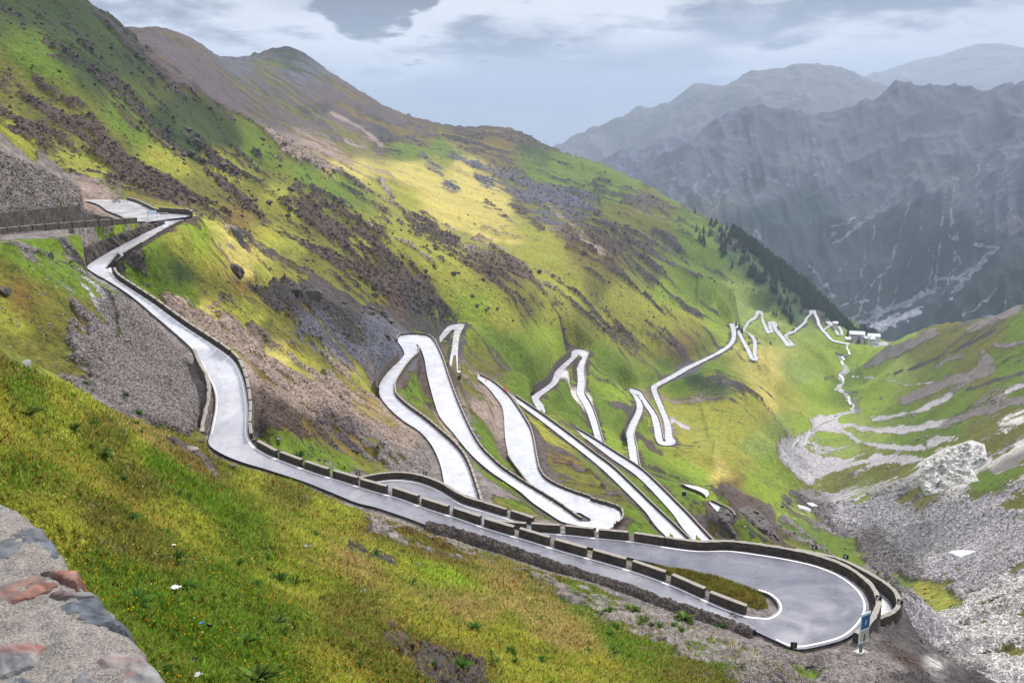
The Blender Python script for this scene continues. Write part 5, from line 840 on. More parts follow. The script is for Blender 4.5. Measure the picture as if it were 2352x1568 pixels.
# pale crag on the valley's right side, dark crag on the spur
def crag(poly, rmin_, amp, mat, name, label, cat, push=.10, lift=.012, hole=0):
    us = [q[0] for q in poly]; vs = [q[1] for q in poly]; n = 90; P = np.array(poly)
    uu, vv = np.meshgrid(np.linspace(min(us), max(us), n), np.linspace(min(vs), max(vs), n), indexing='ij')
    ins = np.zeros(uu.shape, bool); x1, y1 = P[-1]
    for x0, y0 in P:
        c = ((y0 > vv) != (y1 > vv)) & (uu < (x1-x0)*(vv-y0)/(y1-y0+1e-9)+x0); ins ^= c; x1, y1 = x0, y0
    d = np.full(uu.shape, 1e9)
    for (a, b), (c, e) in zip(poly, poly[1:]+poly[:1]):
        t_ = np.clip(((uu-a)*(c-a)+(vv-b)*(e-b))/((c-a)**2+(e-b)**2), 0, 1); d = np.minimum(d, np.hypot(uu-a-t_*(c-a), vv-b-t_*(e-b)))
    d = np.where(ins, d, -d); G = np.zeros((n, n, 3)); ok = np.zeros((n, n), bool); size = min(max(us)-min(us), max(vs)-min(vs))
    for i in range(n):
        for j in range(n):
            if d[i, j] > -4:
                q = gp_(uu[i, j], vv[i, j])
                if q is not None and abs(math.hypot(q[0], q[1])/rmin_-1) < .45: G[i, j] = q; ok[i, j] = True
    R_ = np.linalg.norm(G, axis=-1); px = R_/F; e = np.clip(d/(size*.22), -.2, 1); nz = 1-2*np.abs(vnoise(uu/16+vv/30, vv/11-uu/40, 31)); n2 = 1-2*np.abs(vnoise(uu/7+vv/12, vv/5, 32)); n3 = vnoise(uu/3, vv/2.4, 33)
    hh = (np.clip(e, 0, 1)**.5*size*.20+np.clip(e*3, 0, 1)*(nz*size*.10+n2*size*.045+n3*size*.012))*amp*px; G[..., 2] += np.where(d > 0, hh*.45, -1.5*px*4); hd = -G[..., :2]/(np.linalg.norm(G[..., :2], axis=-1, keepdims=True)+1e-9); G[..., :2] += hd*np.where(d > 0, hh*.7, 0)[..., None]
    ix = -np.ones((n, n), int); ix[ok] = np.arange(ok.sum()); q = np.stack([ix[:-1, :-1], ix[1:, :-1], ix[1:, 1:], ix[:-1, 1:]], -1).reshape(-1, 4); q = q[(q >= 0).all(1)]
    c = G[ok].mean(0); me = mesh_np(name, G[ok]-c, q, mat, False); bm = bmesh.new(); bm.from_mesh(me); bmesh.ops.recalc_face_normals(bm, faces=bm.faces)
    if sum(f.normal.z for f in bm.faces) < 0: bmesh.ops.reverse_faces(bm, faces=bm.faces)
    bm.to_mesh(me); bm.free(); o = link(name, me); o.location = c; tag(o, label, cat)
crag([(2105, 1085), (2120, 1055), (2170, 1030), (2230, 1010), (2262, 1020), (2270, 1060), (2235, 1080), (2250, 1105), (2200, 1112), (2160, 1132), (2125, 1138), (2108, 1110)], 600, .85, M_RW, 'rock_outcrop', 'large pale craggy outcrop standing out of the green valley side', 'rock outcrop')
crag([(1985, 1132), (2030, 1110), (2080, 1095), (2100, 1095), (2095, 1120), (2050, 1130), (2010, 1140)], 620, .9, M_RG, 'rock_outcrop', 'low grey outcrop just left of the large pale crag', 'rock outcrop')
crag([(1690, 1170), (1720, 1160), (1752, 1180), (1775, 1210), (1795, 1245), (1770, 1235), (1735, 1205), (1710, 1190)], 400, 1.3, M_RD, 'rock_outcrop', 'dark brown broken outcrop on the grassy spur above the valley', 'rock outcrop')
crag([(1655, 1160), (1680, 1165), (1690, 1185), (1675, 1200), (1690, 1220), (1700, 1240), (1680, 1235), (1660, 1205), (1645, 1180)], 330, 1.0, M_RD, 'rock_outcrop', 'dark jagged rock between the two short pieces of lower road', 'rock outcrop')
# late snow patches
M_SNOW = plain('old_snow', (.86, .87, .9), .6, .3, 0, .6, .04)
for poly, l in (([(2178, 1270), (2200, 1266), (2240, 1268), (2225, 1274), (2205, 1281), (2190, 1275)], 'white snow patch on the grey gravel, right of the hairpin'), ([(1832, 1161), (1845, 1164), (1864, 1170), (1862, 1177), (1848, 1172), (1836, 1168)], 'small white snow patch at the head of the stream gravel'), ([(1853, 1156), (1868, 1158), (1878, 1163), (1866, 1164)], 'thin snow scrap beside the small snow patch')):
    q = [gp_(u, v) for u, v in poly]; c = np.mean(q, 0); bm = bmesh.new(); top = [bm.verts.new(Vector(p-c)*1+Vector((0, 0, .7))) for p in q]; inn = [bm.verts.new(Vector(p-c)*.6+Vector((0, 0, 1.2))) for p in q]; low = [bm.verts.new(Vector(p-c)*1.05-Vector((0, 0, .6))) for p in q]; m = len(q)
    for i in range(m): bm.faces.new([top[i], top[(i+1) % m], inn[(i+1) % m], inn[i]]); bm.faces.new([low[i], low[(i+1) % m], top[(i+1) % m], top[i]])
    bm.faces.new(inn); bmesh.ops.recalc_face_normals(bm, faces=bm.faces); me = bpy.data.meshes.new('snow'); bm.to_mesh(me); bm.free(); me.materials.append(M_SNOW); o = link('snow_patch', me); o.location = c; tag(o, l, 'snow patch')
# stream
def drape(name, w, P, hw, mat, kind='structure', dz=.12):
    Q = [zz(w, *p) for p in P]; pts3 = []
    for (a, b) in Q:
        g = gp_(a, b, 300)
        if g is not None: pts3.append(g)
    P3 = resamp(np.array(pts3), len(pts3)*14); nn = len(P3); tt = np.arange(nn)
    P3[:, 0] += vnoise(tt/4.1, tt*0+.3, 51)*hw*1.6; P3[:, 1] += vnoise(tt/4.7, tt*0+.7, 52)*hw*1.6; T = np.gradient(P3, axis=0); T /= np.linalg.norm(T[:, :2], axis=1)[:, None]; O = np.stack([-T[:, 1], T[:, 0]], 1); wv = hw*(.6+.6*np.abs(vnoise(tt/3.0, tt*0, 53)))
    L_ = np.zeros((nn, 3)); R_ = np.zeros((nn, 3)); L_[:, :2] = P3[:, :2]+O*wv[:, None]; R_[:, :2] = P3[:, :2]-O*wv[:, None]
    for i in range(nn): zc_ = max(ground(*L_[i, :2]), ground(*R_[i, :2]), ground(*P3[i, :2])); L_[i, 2] = R_[i, 2] = zc_
    ribbon(name, L_, R_, 0, 1, dz+.3, mat)
drape('stream', 'G', [(770, 405), (790, 450), (795, 490), (735, 515), (725, 555), (755, 590), (790, 625), (750, 645), (715, 672), (740, 715), (735, 750), (700, 775), (670, 800), (735, 830), (800, 860), (790, 900), (820, 940), (830, 990), (740, 1005), (650, 1035), (615, 1080)], 1.3, M_TARN)
drape('stream', 'G', [(610, 1080), (520, 1120), (420, 1200), (340, 1260), (290, 1330), (262, 1400), (330, 1480), (400, 1560)], .8, M_TARN)
# ------------------------------------------------------------------ hamlet at the valley head
M_WH = plain('white_render', (.56, .50, .52), .8, .2, 0, .3, .06); M_YL = plain('cream_render', (.55, .46, .32), .8, .2, 0, .3, .06); M_ROOFW = plain('pale_metal_roof', (.48, .54, .57), .45, .4, 0, .5, .06); M_ROOFD = plain('dark_roof', (.09, .07, .09), .7, .3, 0, .8, .2); M_WIN = plain('window_dark', (.05, .05, .07), .2, .6)
def house(u, v, h, wd, dp, ht, rz, label, wallm, roofm, rows, cols, name='house', ridge=True, doors=1):
    p = at_h(u, v, h); r = empty(name, tuple(p), face_cam(p)+rz); tag(r, label, 'building')
    wd *= .8; ht *= .85
    link('wall', box(wd, dp, ht+6, (0, dp/2, ht/2-3), wallm), r)
    bm = bmesh.new(); e = .8; z0 = ht+.02; k = (dp+2*e)*.28 if ridge else .6; A = [(-wd/2-e, -e, z0), (wd/2+e, -e, z0), (wd/2+e, dp+e, z0), (-wd/2-e, dp+e, z0)]; vs = [bm.verts.new(a) for a in A]; t1 = bm.verts.new((-wd/2-e, dp/2, z0+k)); t2 = bm.verts.new((wd/2+e, dp/2, z0+k))
    bm.faces.new([vs[0], vs[1], t2, t1]); bm.faces.new([vs[2], vs[3], t1, t2]); bm.faces.new([vs[1], vs[2], t2]); bm.faces.new([vs[3], vs[0], t1]); bm.faces.new(vs[::-1]); me = bpy.data.meshes.new('roof'); bm.to_mesh(me); bm.free(); me.materials.append(roofm); rf = link('roof', me, r)
    link('chimney', box(1.0, 1.0, 2.4, (wd*.2, dp*.5, ht+k+.3), wallm), rf)
    for i in range(rows):
        for j in range(cols):
            x = -wd/2+wd*(j+.5)/cols; z = ht*(i+.55)/rows
            if i == 0 and j == cols//2 and doors: link('door', box(1.3, .12, 2.4, (x, -.03, 1.2), M_WIN), r); continue
            link('window', box(min(1.5, wd/cols*.55), .12, min(1.7, ht/rows*.55), (x, -.03, z), M_WIN), r)
    return r
house(1968, 783, 301, 27, 13, 12.5, .12, 'long white hotel with rows of small windows at the valley head', M_WH, M_ROOFW, 3, 9, 'hotel')
house(1968, 790, 303, 19, 12, 9, -.2, 'white gabled building with dark front roof in front of the hotel', M_WH, M_ROOFD, 2, 4, 'inn')
house(1986, 789, 303, 10, 10, 10, -.3, 'narrow cream building at the right end of the hamlet', M_YL, M_ROOFW, 3, 3)
house(1948, 786, 302, 9, 9, 6, .25, 'small low house left of the long white hotel', M_WH, M_ROOFW, 1, 3)
house(1997, 784, 303, 20, 10, 5, .3, 'low shed with pale blue metal roof beside the meadow', M_ROOFW, M_ROOFW, 1, 4, 'shed')
house(2008, 777, 302, 22, 12, 3.5, .2, 'second pale roofed shed stepping up behind the first', M_ROOFW, M_ROOFW, 1, 4, 'shed')
house(1919, 748, 292, 9, 7, 5, .2, 'small white house among the conifers above the hotel', M_WH, M_ROOFW, 1, 2)
q = [at_h(*a) for a in ((1943, 797, 306), (1962, 789, 305.5), (1978, 795, 306), (1966, 801, 306.5))]; me = mesh_np('yard', np.array(q), [[0, 1, 2, 3]], M_ROAD); float_attr(me, 'glaring', np.ones(4)); tag(link('car_park', me), kind='structure')
p = at_h(1692, 1218, 150); q = empty('concrete_hut', tuple(p), face_cam(p)+.35); tag(q, 'flat roofed concrete hut below the rounded paved turnout', 'hut'); link('wall', box(4.6, 4.2, 4.6, (0, 0, .2), plain('hut_wall', (.09, .08, .075), .9, .2, 0, 2, .3)), q); link('roof', box(5.6, 5.2, .35, (0, 0, 2.7), M_CONC, .03), q); link('door', box(1.0, .08, 2.0, (.9, -2.13, 1.1), M_WIN), q)
# ------------------------------------------------------------------ conifers on the far ridge
M_FIR = NT_('conifer_needles'); p_ = M_FIR.pos(); nn_ = M_FIR.noise(p_, .5, 3, .6); M_FIR = M_FIR.fin(M_FIR.mix(M_FIR.rng(nn_, .3, .7, 0, 1), (.012, .028, .022), (.035, .062, .038)), .95, .1)
M_BARK = plain('conifer_bark', (.06, .045, .035), .9, .1)
def fir_mesh(seed, tiers=8, n=9):
    rr = random.Random(seed); bm = bmesh.new()
    for t_ in range(tiers):
        z = .12+.86*t_/tiers; R = .23*(1-t_/tiers)**.85+.015; off = rr.uniform(0, 6)
        for i in range(n):
            a = off+2*PI*i/n+rr.uniform(-.2, .2); rl = R*rr.uniform(.65, 1.25); w_ = .32*R+.012; d = Vector((math.cos(a), math.sin(a), 0)); s = Vector((-d.y, d.x, 0)); z2 = z+rr.uniform(-.02, .02)
            c0 = Vector((0, 0, z2+.10)); tip = d*rl+Vector((0, 0, z2-.03)); l = d*rl*.6+s*w_+Vector((0, 0, z2-.01)); r_ = d*rl*.6-s*w_+Vector((0, 0, z2-.01)); f = [bm.verts.new(x) for x in (c0, l, tip, r_)]; bm.faces.new([f[0], f[1], f[2]]); bm.faces.new([f[0], f[2], f[3]])
    me = bpy.data.meshes.new('crown'); bm.to_mesh(me); bm.free(); me.materials.append(M_FIR); return me
FIRS = [fir_mesh(i) for i in range(4)]
def trunk_mesh():
    Vv, Fv = tube_np([(0, 0, -.06), (0, 0, .3), (0, 0, .9)], [.022, .016, .004], 5); me = bpy.data.meshes.new('trunk'); me.from_pydata([tuple(v) for v in Vv], [], Fv); me.materials.append(M_BARK); return me
TRK = trunk_mesh()
def fir(p, hgt, label, group):
    o = empty('conifer', tuple(p), random.uniform(0, 6)); o.scale = (hgt*random.uniform(.9, 1.35),)*2+(hgt,); tag(o, label, 'conifer', group); link('crown', random.choice(FIRS), o); link('trunk', TRK, o)
rt = random.Random(21); NF = 0; FOR = []
crest_u = lambda u: float(np.interp(u, [1540, 1620, 1700, 1780, 1850, 1920, 1965, 2000], [457, 498, 542, 600, 652, 722, 768, 779]))
tries = 0
while NF < 250 and tries < 5000:      # open stands and single trees
    tries += 1; u = rt.uniform(1590, 1930); c = crest_u(u); t_ = rt.random()**1.5; v = c+4+t_*(60+(u-1590)*.22 if u < 1840 else 45)
    if u < 1700 and rt.random() < .7: continue
    if any(abs(u-(1720+k*60)) < 25 and False for k in range(3)): continue
    if vnoise(np.array(u/16.), np.array(v/12.), 66) < .02+.3*t_: continue
    g = gp_(u, v, 500)
    if g is None or math.hypot(g[0], g[1]) > 2000 or math.hypot(g[0], g[1]) < 700: continue
    i_ = int((math.atan2(g[0], g[1])-TH0)/dth); j_ = int((math.log(math.hypot(g[0], g[1]))-LR0)/dlr)
    if RD[i_, j_] < 9: continue
    fir(g, rt.uniform(9, 17), 'small dark conifer in the open stand on the far green ridge', 'conifers on the far ridge'); NF += 1
for u, v, hh in [(1776, 722, 9), (1783, 726, 9), (1840, 718, 10), (1846, 708, 11), (1815, 742, 8), (1895, 712, 12), (1902, 722, 10), (1822, 760, 7), (1853, 725, 7), (1690, 750, 9), (1697, 757, 10), (1704, 764, 9), (1770, 792, 6), (1720, 792, 6)]:
    g = gp_(u, v, 500)
    if g is not None: fir(g, hh, 'lone bush-like conifer on open grass between the far switchbacks', 'lone conifers by the far switchbacks')
# the closed wood behind them reads as one mass
bmV, bmF = [], []; base = [(np.array([v.co for v in m.vertices]), [list(pp.vertices) for pp in m.polygons]) for m in FIRS]; cnt = 0; off = 0; tries = 0
while cnt < 1500 and tries < 30000:
    tries += 1; u = rt.uniform(1680, 2060)
    if u < 1975: c = crest_u(u); t_ = rt.random(); v = c+1+t_*(6+max(0, u-1700)*.30 if u < 1880 else 34-(u-1880)*.15)
    else: v = rt.uniform(762, 776)
    g = gp_(u, v, 700)
    if g is None or math.hypot(g[0], g[1]) < 1000 or math.hypot(g[0], g[1]) > 2300: continue
    if vnoise(np.array(u/20.), np.array(v/14.), 67) < -.25 and t_ > .35: continue
    i_ = int((math.atan2(g[0], g[1])-TH0)/dth); j_ = int((math.log(math.hypot(g[0], g[1]))-LR0)/dlr)
    if RD[min(i_, NT-1), min(j_, NR-1)] < 9: continue
    b = base[cnt % 4]; hgt = rt.uniform(10, 19); bmV.append(b[0]*np.array([hgt*1.25, hgt*1.25, hgt])+g); bmF += [[x+off for x in f] for f in b[1]]; off += len(b[0]); cnt += 1
me = mesh_np('forest', np.concatenate(bmV), np.array(bmF), M_FIR); tag(link('forest', me), 'dense dark conifer wood along the far ridge line', 'forest', None, 'stuff'); print('trees', NF, cnt)
# power pylon on the meadow crest
for u, v, s_, l in ((2052, 748, 11, 'thin lattice pylon on the crest of the green knoll'), (2022, 776, 9, 'thin pole with crossbar on the meadow right of the hamlet')):
    g = gp_(u, v, 500)
    if g is None: continue
    r = empty('pylon', tuple(g), 0); tag(r, l, 'pylon'); link('mast', tube([(0, 0, -1), (0, 0, s_)], [.35, .12], M_GREY), r); link('crossarm', tube([(-2.2, 0, s_*.88), (2.2, 0, s_*.88)], .12, M_GREY), r)
# ------------------------------------------------------------------ rubble bank along the near side of the road
def rubble(w, P, hgt, label):
    q = np.array([at_h(*zz(w[i] if isinstance(w, list) else w, p[0], p[1]), p[2]) for i, p in enumerate(P)]); q = resamp(q, 150); T = np.gradient(q, axis=0); T[:, 2] = 0; T /= np.linalg.norm(T, axis=1)[:, None]; O = np.stack([T[:, 1], -T[:, 0], 0*T[:, 0]], 1); O *= np.sign(-O[:, 1:2]) ; m = 16; rows = []
    for j in range(m):
        a = j/(m-1); o = -.5+2.1*a; z = hgt*(math.sin(PI*min(1, a*1.15))**.6)-.5*a-(.5 if j in (0, m-1) else 0); rows.append(q+O*o+np.array([0, 0, z]))
    V3 = np.stack(rows, 1); f = 1-2*np.abs(vnoise(V3[..., 0]*2.6, V3[..., 1]*2.6, 5)); f2 = vnoise(V3[..., 0]*6, V3[..., 1]*6+V3[..., 2]*3, 6); V3[..., 2] += f*.16+f2*.12; V3[..., 1] += f2*.08
    gi = np.arange(150*m).reshape(150, m); fq = np.stack([gi[:-1, :-1], gi[1:, :-1], gi[1:, 1:], gi[:-1, 1:]], -1).reshape(-1, 4); c = q.mean(0); me = mesh_np('rubble_bank', V3.reshape(-1, 3)-c, fq, M_RUB); bm = bmesh.new(); bm.from_mesh(me); bmesh.ops.recalc_face_normals(bm, faces=bm.faces)
    if sum(f_.normal.z for f_ in bm.faces) < 0: bmesh.ops.reverse_faces(bm, faces=bm.faces)
    bm.to_mesh(me); bm.free(); o = link('rubble_bank', me); o.location = c; tag(o, label, 'rubble bank')
rubble(['3', '3', '3', '3', 'H', 'H', 'H', 'H', 'H', 'H'], [(660, 640, 44.1), (1000, 720, 44.5), (1400, 850, 44.9), (1900, 1030, 45.3), (800, 790, 45.7), (1100, 880, 45.9), (1500, 1030, 46.1), (1800, 1130, 46.3), (2100, 1230, 46.5), (2300, 1320, 46.7)], .75, 'long low bank of brown rubble stones edging the grass side of the near road')
# ------------------------------------------------------------------ grass, flowers and stones of the near slopes
# (masses nobody could count)
U2, V2 = project(np.stack([X, Y, Zt], -1))
def inpoly(u, v, P):
    ins = np.zeros(u.shape, bool); x1, y1 = P[-1]
    for x0, y0 in P:
        c = ((y0 > v) != (y1 > v)) & (u < (x1-x0)*(v-y0)/(y1-y0+1e-9)+x0); ins ^= c; x1, y1 = x0, y0
    return ins
NEAR = [(-200, 780), (0, 822), (150, 882), (250, 942), (330, 970), (470, 1022), (600, 1060), (800, 1150), (980, 1210), (1150, 1275), (1500, 1400), (1700, 1480), (1800, 1520), (1950, 1640), (-200, 1640)]
def sample(n, poly, rmax, seed, bias=None, rmin=6.):
    rg = np.random.default_rng(seed); m = inpoly(U2, V2, poly) & (RR < rmax) & (RR > rmin) & (RD > 1.2)
    area = RR*RR*dth*dlr; slope_px = np.abs(np.gradient(V2, axis=1))*F*dth; w = np.where(m, np.clip(slope_px, .2, 12), 0.)
    if bias is not None: w = w*bias
    w = w.ravel(); c = np.cumsum(w); k = np.searchsorted(c, rg.random(n)*c[-1]); i, j = np.unravel_index(k, X.shape); i = np.clip(i, 0, NT-2); j = np.clip(j, 0, NR-2); a = rg.random(n); b = rg.random(n)
    def L(A): return (A[i, j]*(1-a)+A[i+1, j]*a)*(1-b)+(A[i, j+1]*(1-a)+A[i+1, j+1]*a)*b
    return np.stack([L(X), L(Y), L(Zt)], -1), L(RK), GC[i, j], RC[i, j], rg
M_BL = NT_('grass_blade'); M_BL.b.inputs['Subsurface Weight'].default_value = 0; M_ST = NT_('loose_stone'); M_ST = M_ST.fin(M_ST.attr('col'), .9, .15)
_c = M_BL.attr('col'); _tr = M_BL.n('ShaderNodeBsdfTranslucent'); _mx = M_BL.n('ShaderNodeMixShader'); _mx.inputs[0].default_value = .45; M_BL.l(_c, _tr.inputs[0]); M_BL.l(M_BL.b.outputs[0], _mx.inputs[1]); M_BL.l(_tr.outputs[0], _mx.inputs[2]); M_BL.l(_mx.outputs[0], M_BL.out.inputs[0]); M_BL = M_BL.fin(_c, .8, .1)
def blades(n, rmax, seed, hmin, hk, poly, name, label, colf, wk=1.0, dens=None, lean=.45):
    P, rk, gc, rc, rg = sample(n, poly, rmax, seed, dens); ok = (rk < .5) | (rg.random(n) < .08); P, gc, rk = P[ok], gc[ok], rk[ok]; n = len(P); r = np.hypot(P[:, 0], P[:, 1])
    cl_ = vnoise(P[:, 0]/1.1, P[:, 1]/1.1, 8)*.5+vnoise(P[:, 0]/.4, P[:, 1]/.4, 9)*.3+.5; h = (hmin+hk*r)*(.45+.9*np.clip(cl_, 0, 1.2))*rg.uniform(.6, 1.3, n); w = (.0035+.00055*r)*wk*rg.uniform(.7, 1.4, n)
    a = rg.uniform(0, 2*PI, n); sd = np.stack([np.cos(a), np.sin(a), 0*a], -1)*w[:, None]; ln_ = rg.normal(0, lean, (n, 2))*h[:, None]; ln_[:, 0] += .25*h
    tip = P.copy(); tip[:, :2] += ln_; tip[:, 2] += h; mid = P.copy(); mid[:, :2] += ln_*.3; mid[:, 2] += h*.55; lo = P.copy(); lo[:, 2] -= .03
    Vv = np.stack([lo-sd, lo+sd, mid+sd*.8, mid-sd*.8, tip], 1).reshape(-1, 3); k = np.arange(n)[:, None]*5; F3 = np.concatenate([k+[0, 1, 2], k+[0, 2, 3], k+[3, 2, 4]]).reshape(-1, 3)
    c = colf(P, gc, rg, n, cl_); me = mesh_np(name, Vv, F3, M_BL); color_attr(me, 'col', np.repeat(c[:, None], 5, 1).reshape(-1, 3)); o = link(name, me); tag(o, label, 'grass', None, 'stuff'); return o
def grass_col(P, gc, rg, n, cl_):
    base = gc*ALB*2.0; v = rg.uniform(.55, 1.6, n)[:, None]*(.75+.5*np.clip(cl_, 0, 1))[:, None]; c = base*v; m = rg.random(n); st = np.array(lin((208, 188, 104)))*ALB*1.3; br = np.array(lin((140, 92, 40)))*ALB; gr = np.array(lin((96, 146, 30)))*ALB*1.3
    patch = vnoise(P[:, 0]/3.1, P[:, 1]/3.1, 21); p2 = vnoise(P[:, 0]/2.2, P[:, 1]/2.2, 22)
    c = np.where(((m < .22+.2*patch))[:, None], c*.4+st*.6, c); c = np.where(((m > .93-.12*np.clip(patch, 0, 1)))[:, None], br, c); c = np.where(((p2 > .25) & (m > .3) & (m < .8))[:, None], c*.45+gr*.6, c); return c
blades(290000, 105, 5, .045, .0034, NEAR, 'grass', 'long and short alpine grass covering the near slope', grass_col, 1.15)
rg = np.random.default_rng(77); _n = 30000; _b = pl.min(0), pl.max(0); _x = rg.uniform(_b[0][0], _b[1][0], _n); _y = rg.uniform(_b[0][1], _b[1][1], _n); _m = inpoly(_x, _y, [tuple(q) for q in pl]); _x, _y = _x[_m], _y[_m]
_vi = np.array([v.co for v in im.vertices]); _zz = np.array([_vi[np.argmin((_vi[:, 0]-a)**2+(_vi[:, 1]-b)**2), 2] for a, b in zip(_x, _y)]); _n = len(_x); _P = np.stack([_x, _y, _zz], -1); _h = rg.uniform(.10, .30, _n); _a = rg.uniform(0, 2*PI, _n); _sd = np.stack([np.cos(_a), np.sin(_a), 0*_a], -1)*.035; _t = _P+np.stack([rg.normal(0, .1, _n), rg.normal(0, .1, _n), _h], -1); _P[:, 2] -= .05
_me = mesh_np('island_grass', np.stack([_P-_sd, _P+_sd, _t], 1).reshape(-1, 3), np.arange(3*_n).reshape(-1, 3), M_BL); _pt = vnoise(_x*.9, _y*.9, 3)[:, None]; _c = (np.where(_pt > .05, np.array([[.20, .21, .03]]), np.array([[.17, .145, .03]])))*rg.uniform(.4, 1.5, _n)[:, None]; color_attr(_me, 'col', np.repeat(_c[:, None], 3, 1).reshape(-1, 3)); tag(link('island_grass', _me), 'mossy grass on the island inside the nearest hairpin', 'grass', None, 'stuff')
def flower_mesh(n, seed, cols, poly, rmax, size, name, label, patch=(1.4, 5, .2)):
    P, rk, gc, rc, rg = sample(n, poly, rmax, seed); keep_ = (vnoise(P[:, 0]/patch[0], P[:, 1]/patch[0], patch[1]) > patch[2]) & (rk < .5); P = P[keep_]; n = len(P); r = np.hypot(P[:, 0], P[:, 1]); s = (size*(1+.03*r)*rg.uniform(.6, 1.3, n))[:, None]; z = (.10+.0045*r)*rg.uniform(.6, 1.3, n)
    C0 = P.copy(); C0[:, 2] += z; a = rg.uniform(0, PI, n); ax = np.stack([np.cos(a), np.sin(a), 0*a], -1)*s; ay = np.stack([-np.sin(a)*.6, np.cos(a)*.6, .8+0*a], -1)*s
    Vv = np.stack([C0-ax, C0-ay, C0+ax, C0+ay], 1).reshape(-1, 3); Fq = np.arange(4*n).reshape(-1, 4); me = mesh_np(name, Vv, Fq, M_BL); cc = np.array([lin(c) for c in cols])[rg.integers(0, len(cols), n)]*.9; color_attr(me, 'col', np.repeat(cc[:, None], 4, 1).reshape(-1, 3)); tag(link(name, me), label, 'flowers', None, 'stuff')
flower_mesh(7000, 31, [(232, 190, 20), (238, 170, 20), (220, 130, 30)], NEAR, 45, .011, 'flowers', 'scattered yellow and orange flowers in the near grass', (1.7, 5, .12))
flower_mesh(3200, 33, [(236, 236, 220), (230, 226, 190)], NEAR, 60, .012, 'flowers', 'patches of small white flowers on the near slope', (1.3, 6, .42))
# loose stones
def stones(n, poly, rmax, seed, smin, sk, name, label, bright=(.6, 2.2), rmin=6., need=.5, size=.5, tall=.7):
    P, rk, gc, rc, rg = sample(n, poly, rmax, seed, None, rmin); ok = (rk > need) | (rg.random(n) < .05); P, rc = P[ok], rc[ok]; n = len(P); r = np.hypot(P[:, 0], P[:, 1]); s = (smin+sk*r)*np.minimum(rg.lognormal(0, .5, n), 2.4)*size; D = rg.normal(0, 1, (n, 6, 3))*.24+np.array([[1, 0, 0], [-1, 0, 0], [0, 1, 0], [0, -1, 0], [0, 0, tall], [0, 0, -.6]])
    a = rg.uniform(0, 2*PI, n); ca_, sa_ = np.cos(a)[:, None], np.sin(a)[:, None]; x = D[..., 0]*ca_-D[..., 1]*sa_; y = D[..., 0]*sa_+D[..., 1]*ca_; D = np.stack([x*1.2, y, D[..., 2]], -1)*s[:, None, None]; Vv = (P[:, None]+D+np.array([0, 0, .1])*s[:, None, None]).reshape(-1, 3); k = np.arange(n)[:, None]*6
    T = [(0, 2, 4), (2, 1, 4), (1, 3, 4), (3, 0, 4), (2, 0, 5), (1, 2, 5), (3, 1, 5), (0, 3, 5)]; F3 = np.concatenate([k+list(t_) for t_ in T]).reshape(-1, 3); c = rc*ALB*rg.uniform(*bright, n)[:, None]; me = mesh_np(name, Vv, F3, M_ST); color_attr(me, 'col', np.repeat(c[:, None], 6, 1).reshape(-1, 3)); tag(link(name, me), label, 'loose stones', None, 'stuff')
stones(42000, [(-60, 600), (200, 560), (260, 640), (420, 790), (480, 1030), (330, 965), (0, 815)], 190, 41, .03, .0011, 'gravel', 'grey loose stones on the gravel slope left of the near road', rmin=90.)
stones(42000, [(250, 600), (420, 560), (700, 660), (900, 760), (1000, 1100), (760, 1100), (600, 1040), (560, 880), (400, 740)], 330, 42, .03, .0012, 'gravel', 'brown and pink loose stones on the scree beyond the near road', rmin=100.)
stones(42000, NEAR+[(1990, 1500)], 90, 43, .012, .0011, 'gravel', 'small stones on the bare patches of the near slope', need=.46)
stones(70000, [(1800, 1120), (1950, 1150), (2400, 1100), (2400, 1640), (2150, 1640), (2060, 1480), (2050, 1350)], 640, 44, .1, .0013, 'gravel', 'pale stones on the grey valley side right of the hairpin', (.5, 1.5), rmin=120.)
stones(9000, [(-60, 320), (250, 460), (200, 500), (-60, 540)], 260, 45, .05, .0012, 'gravel', 'dark stones on the scree cone by the car park', rmin=120.)
stones(40000, [(-100, -100), (120, -20), (460, 230), (800, 385), (1100, 560), (1500, 700), (1560, 800), (1400, 780), (1000, 740), (800, 660), (440, 505), (300, 450), (160, 400), (-100, 300)], 1150, 47, .1, .0007, 'rubble', 'dark rock blocks breaking through the turf of the main slope', (.55, 1.5), rmin=330., need=.52, size=1, tall=.95)
stones(12000, [(860, 320), (1200, 300), (1600, 500), (1850, 680), (1560, 760), (1100, 560)], 2100, 48, .1, .0006, 'rubble', 'dark rock blocks on the far half of the main slope', (.55, 1.5), rmin=900., need=.52, size=1, tall=.95)
stones(9000, [(1750, 1420), (1850, 1490), (2040, 1470), (2160, 1568), (2160, 1640), (1750, 1640)], 110, 46, .02, .0012, 'gravel', 'loose stones on the bare ground below the hairpin')
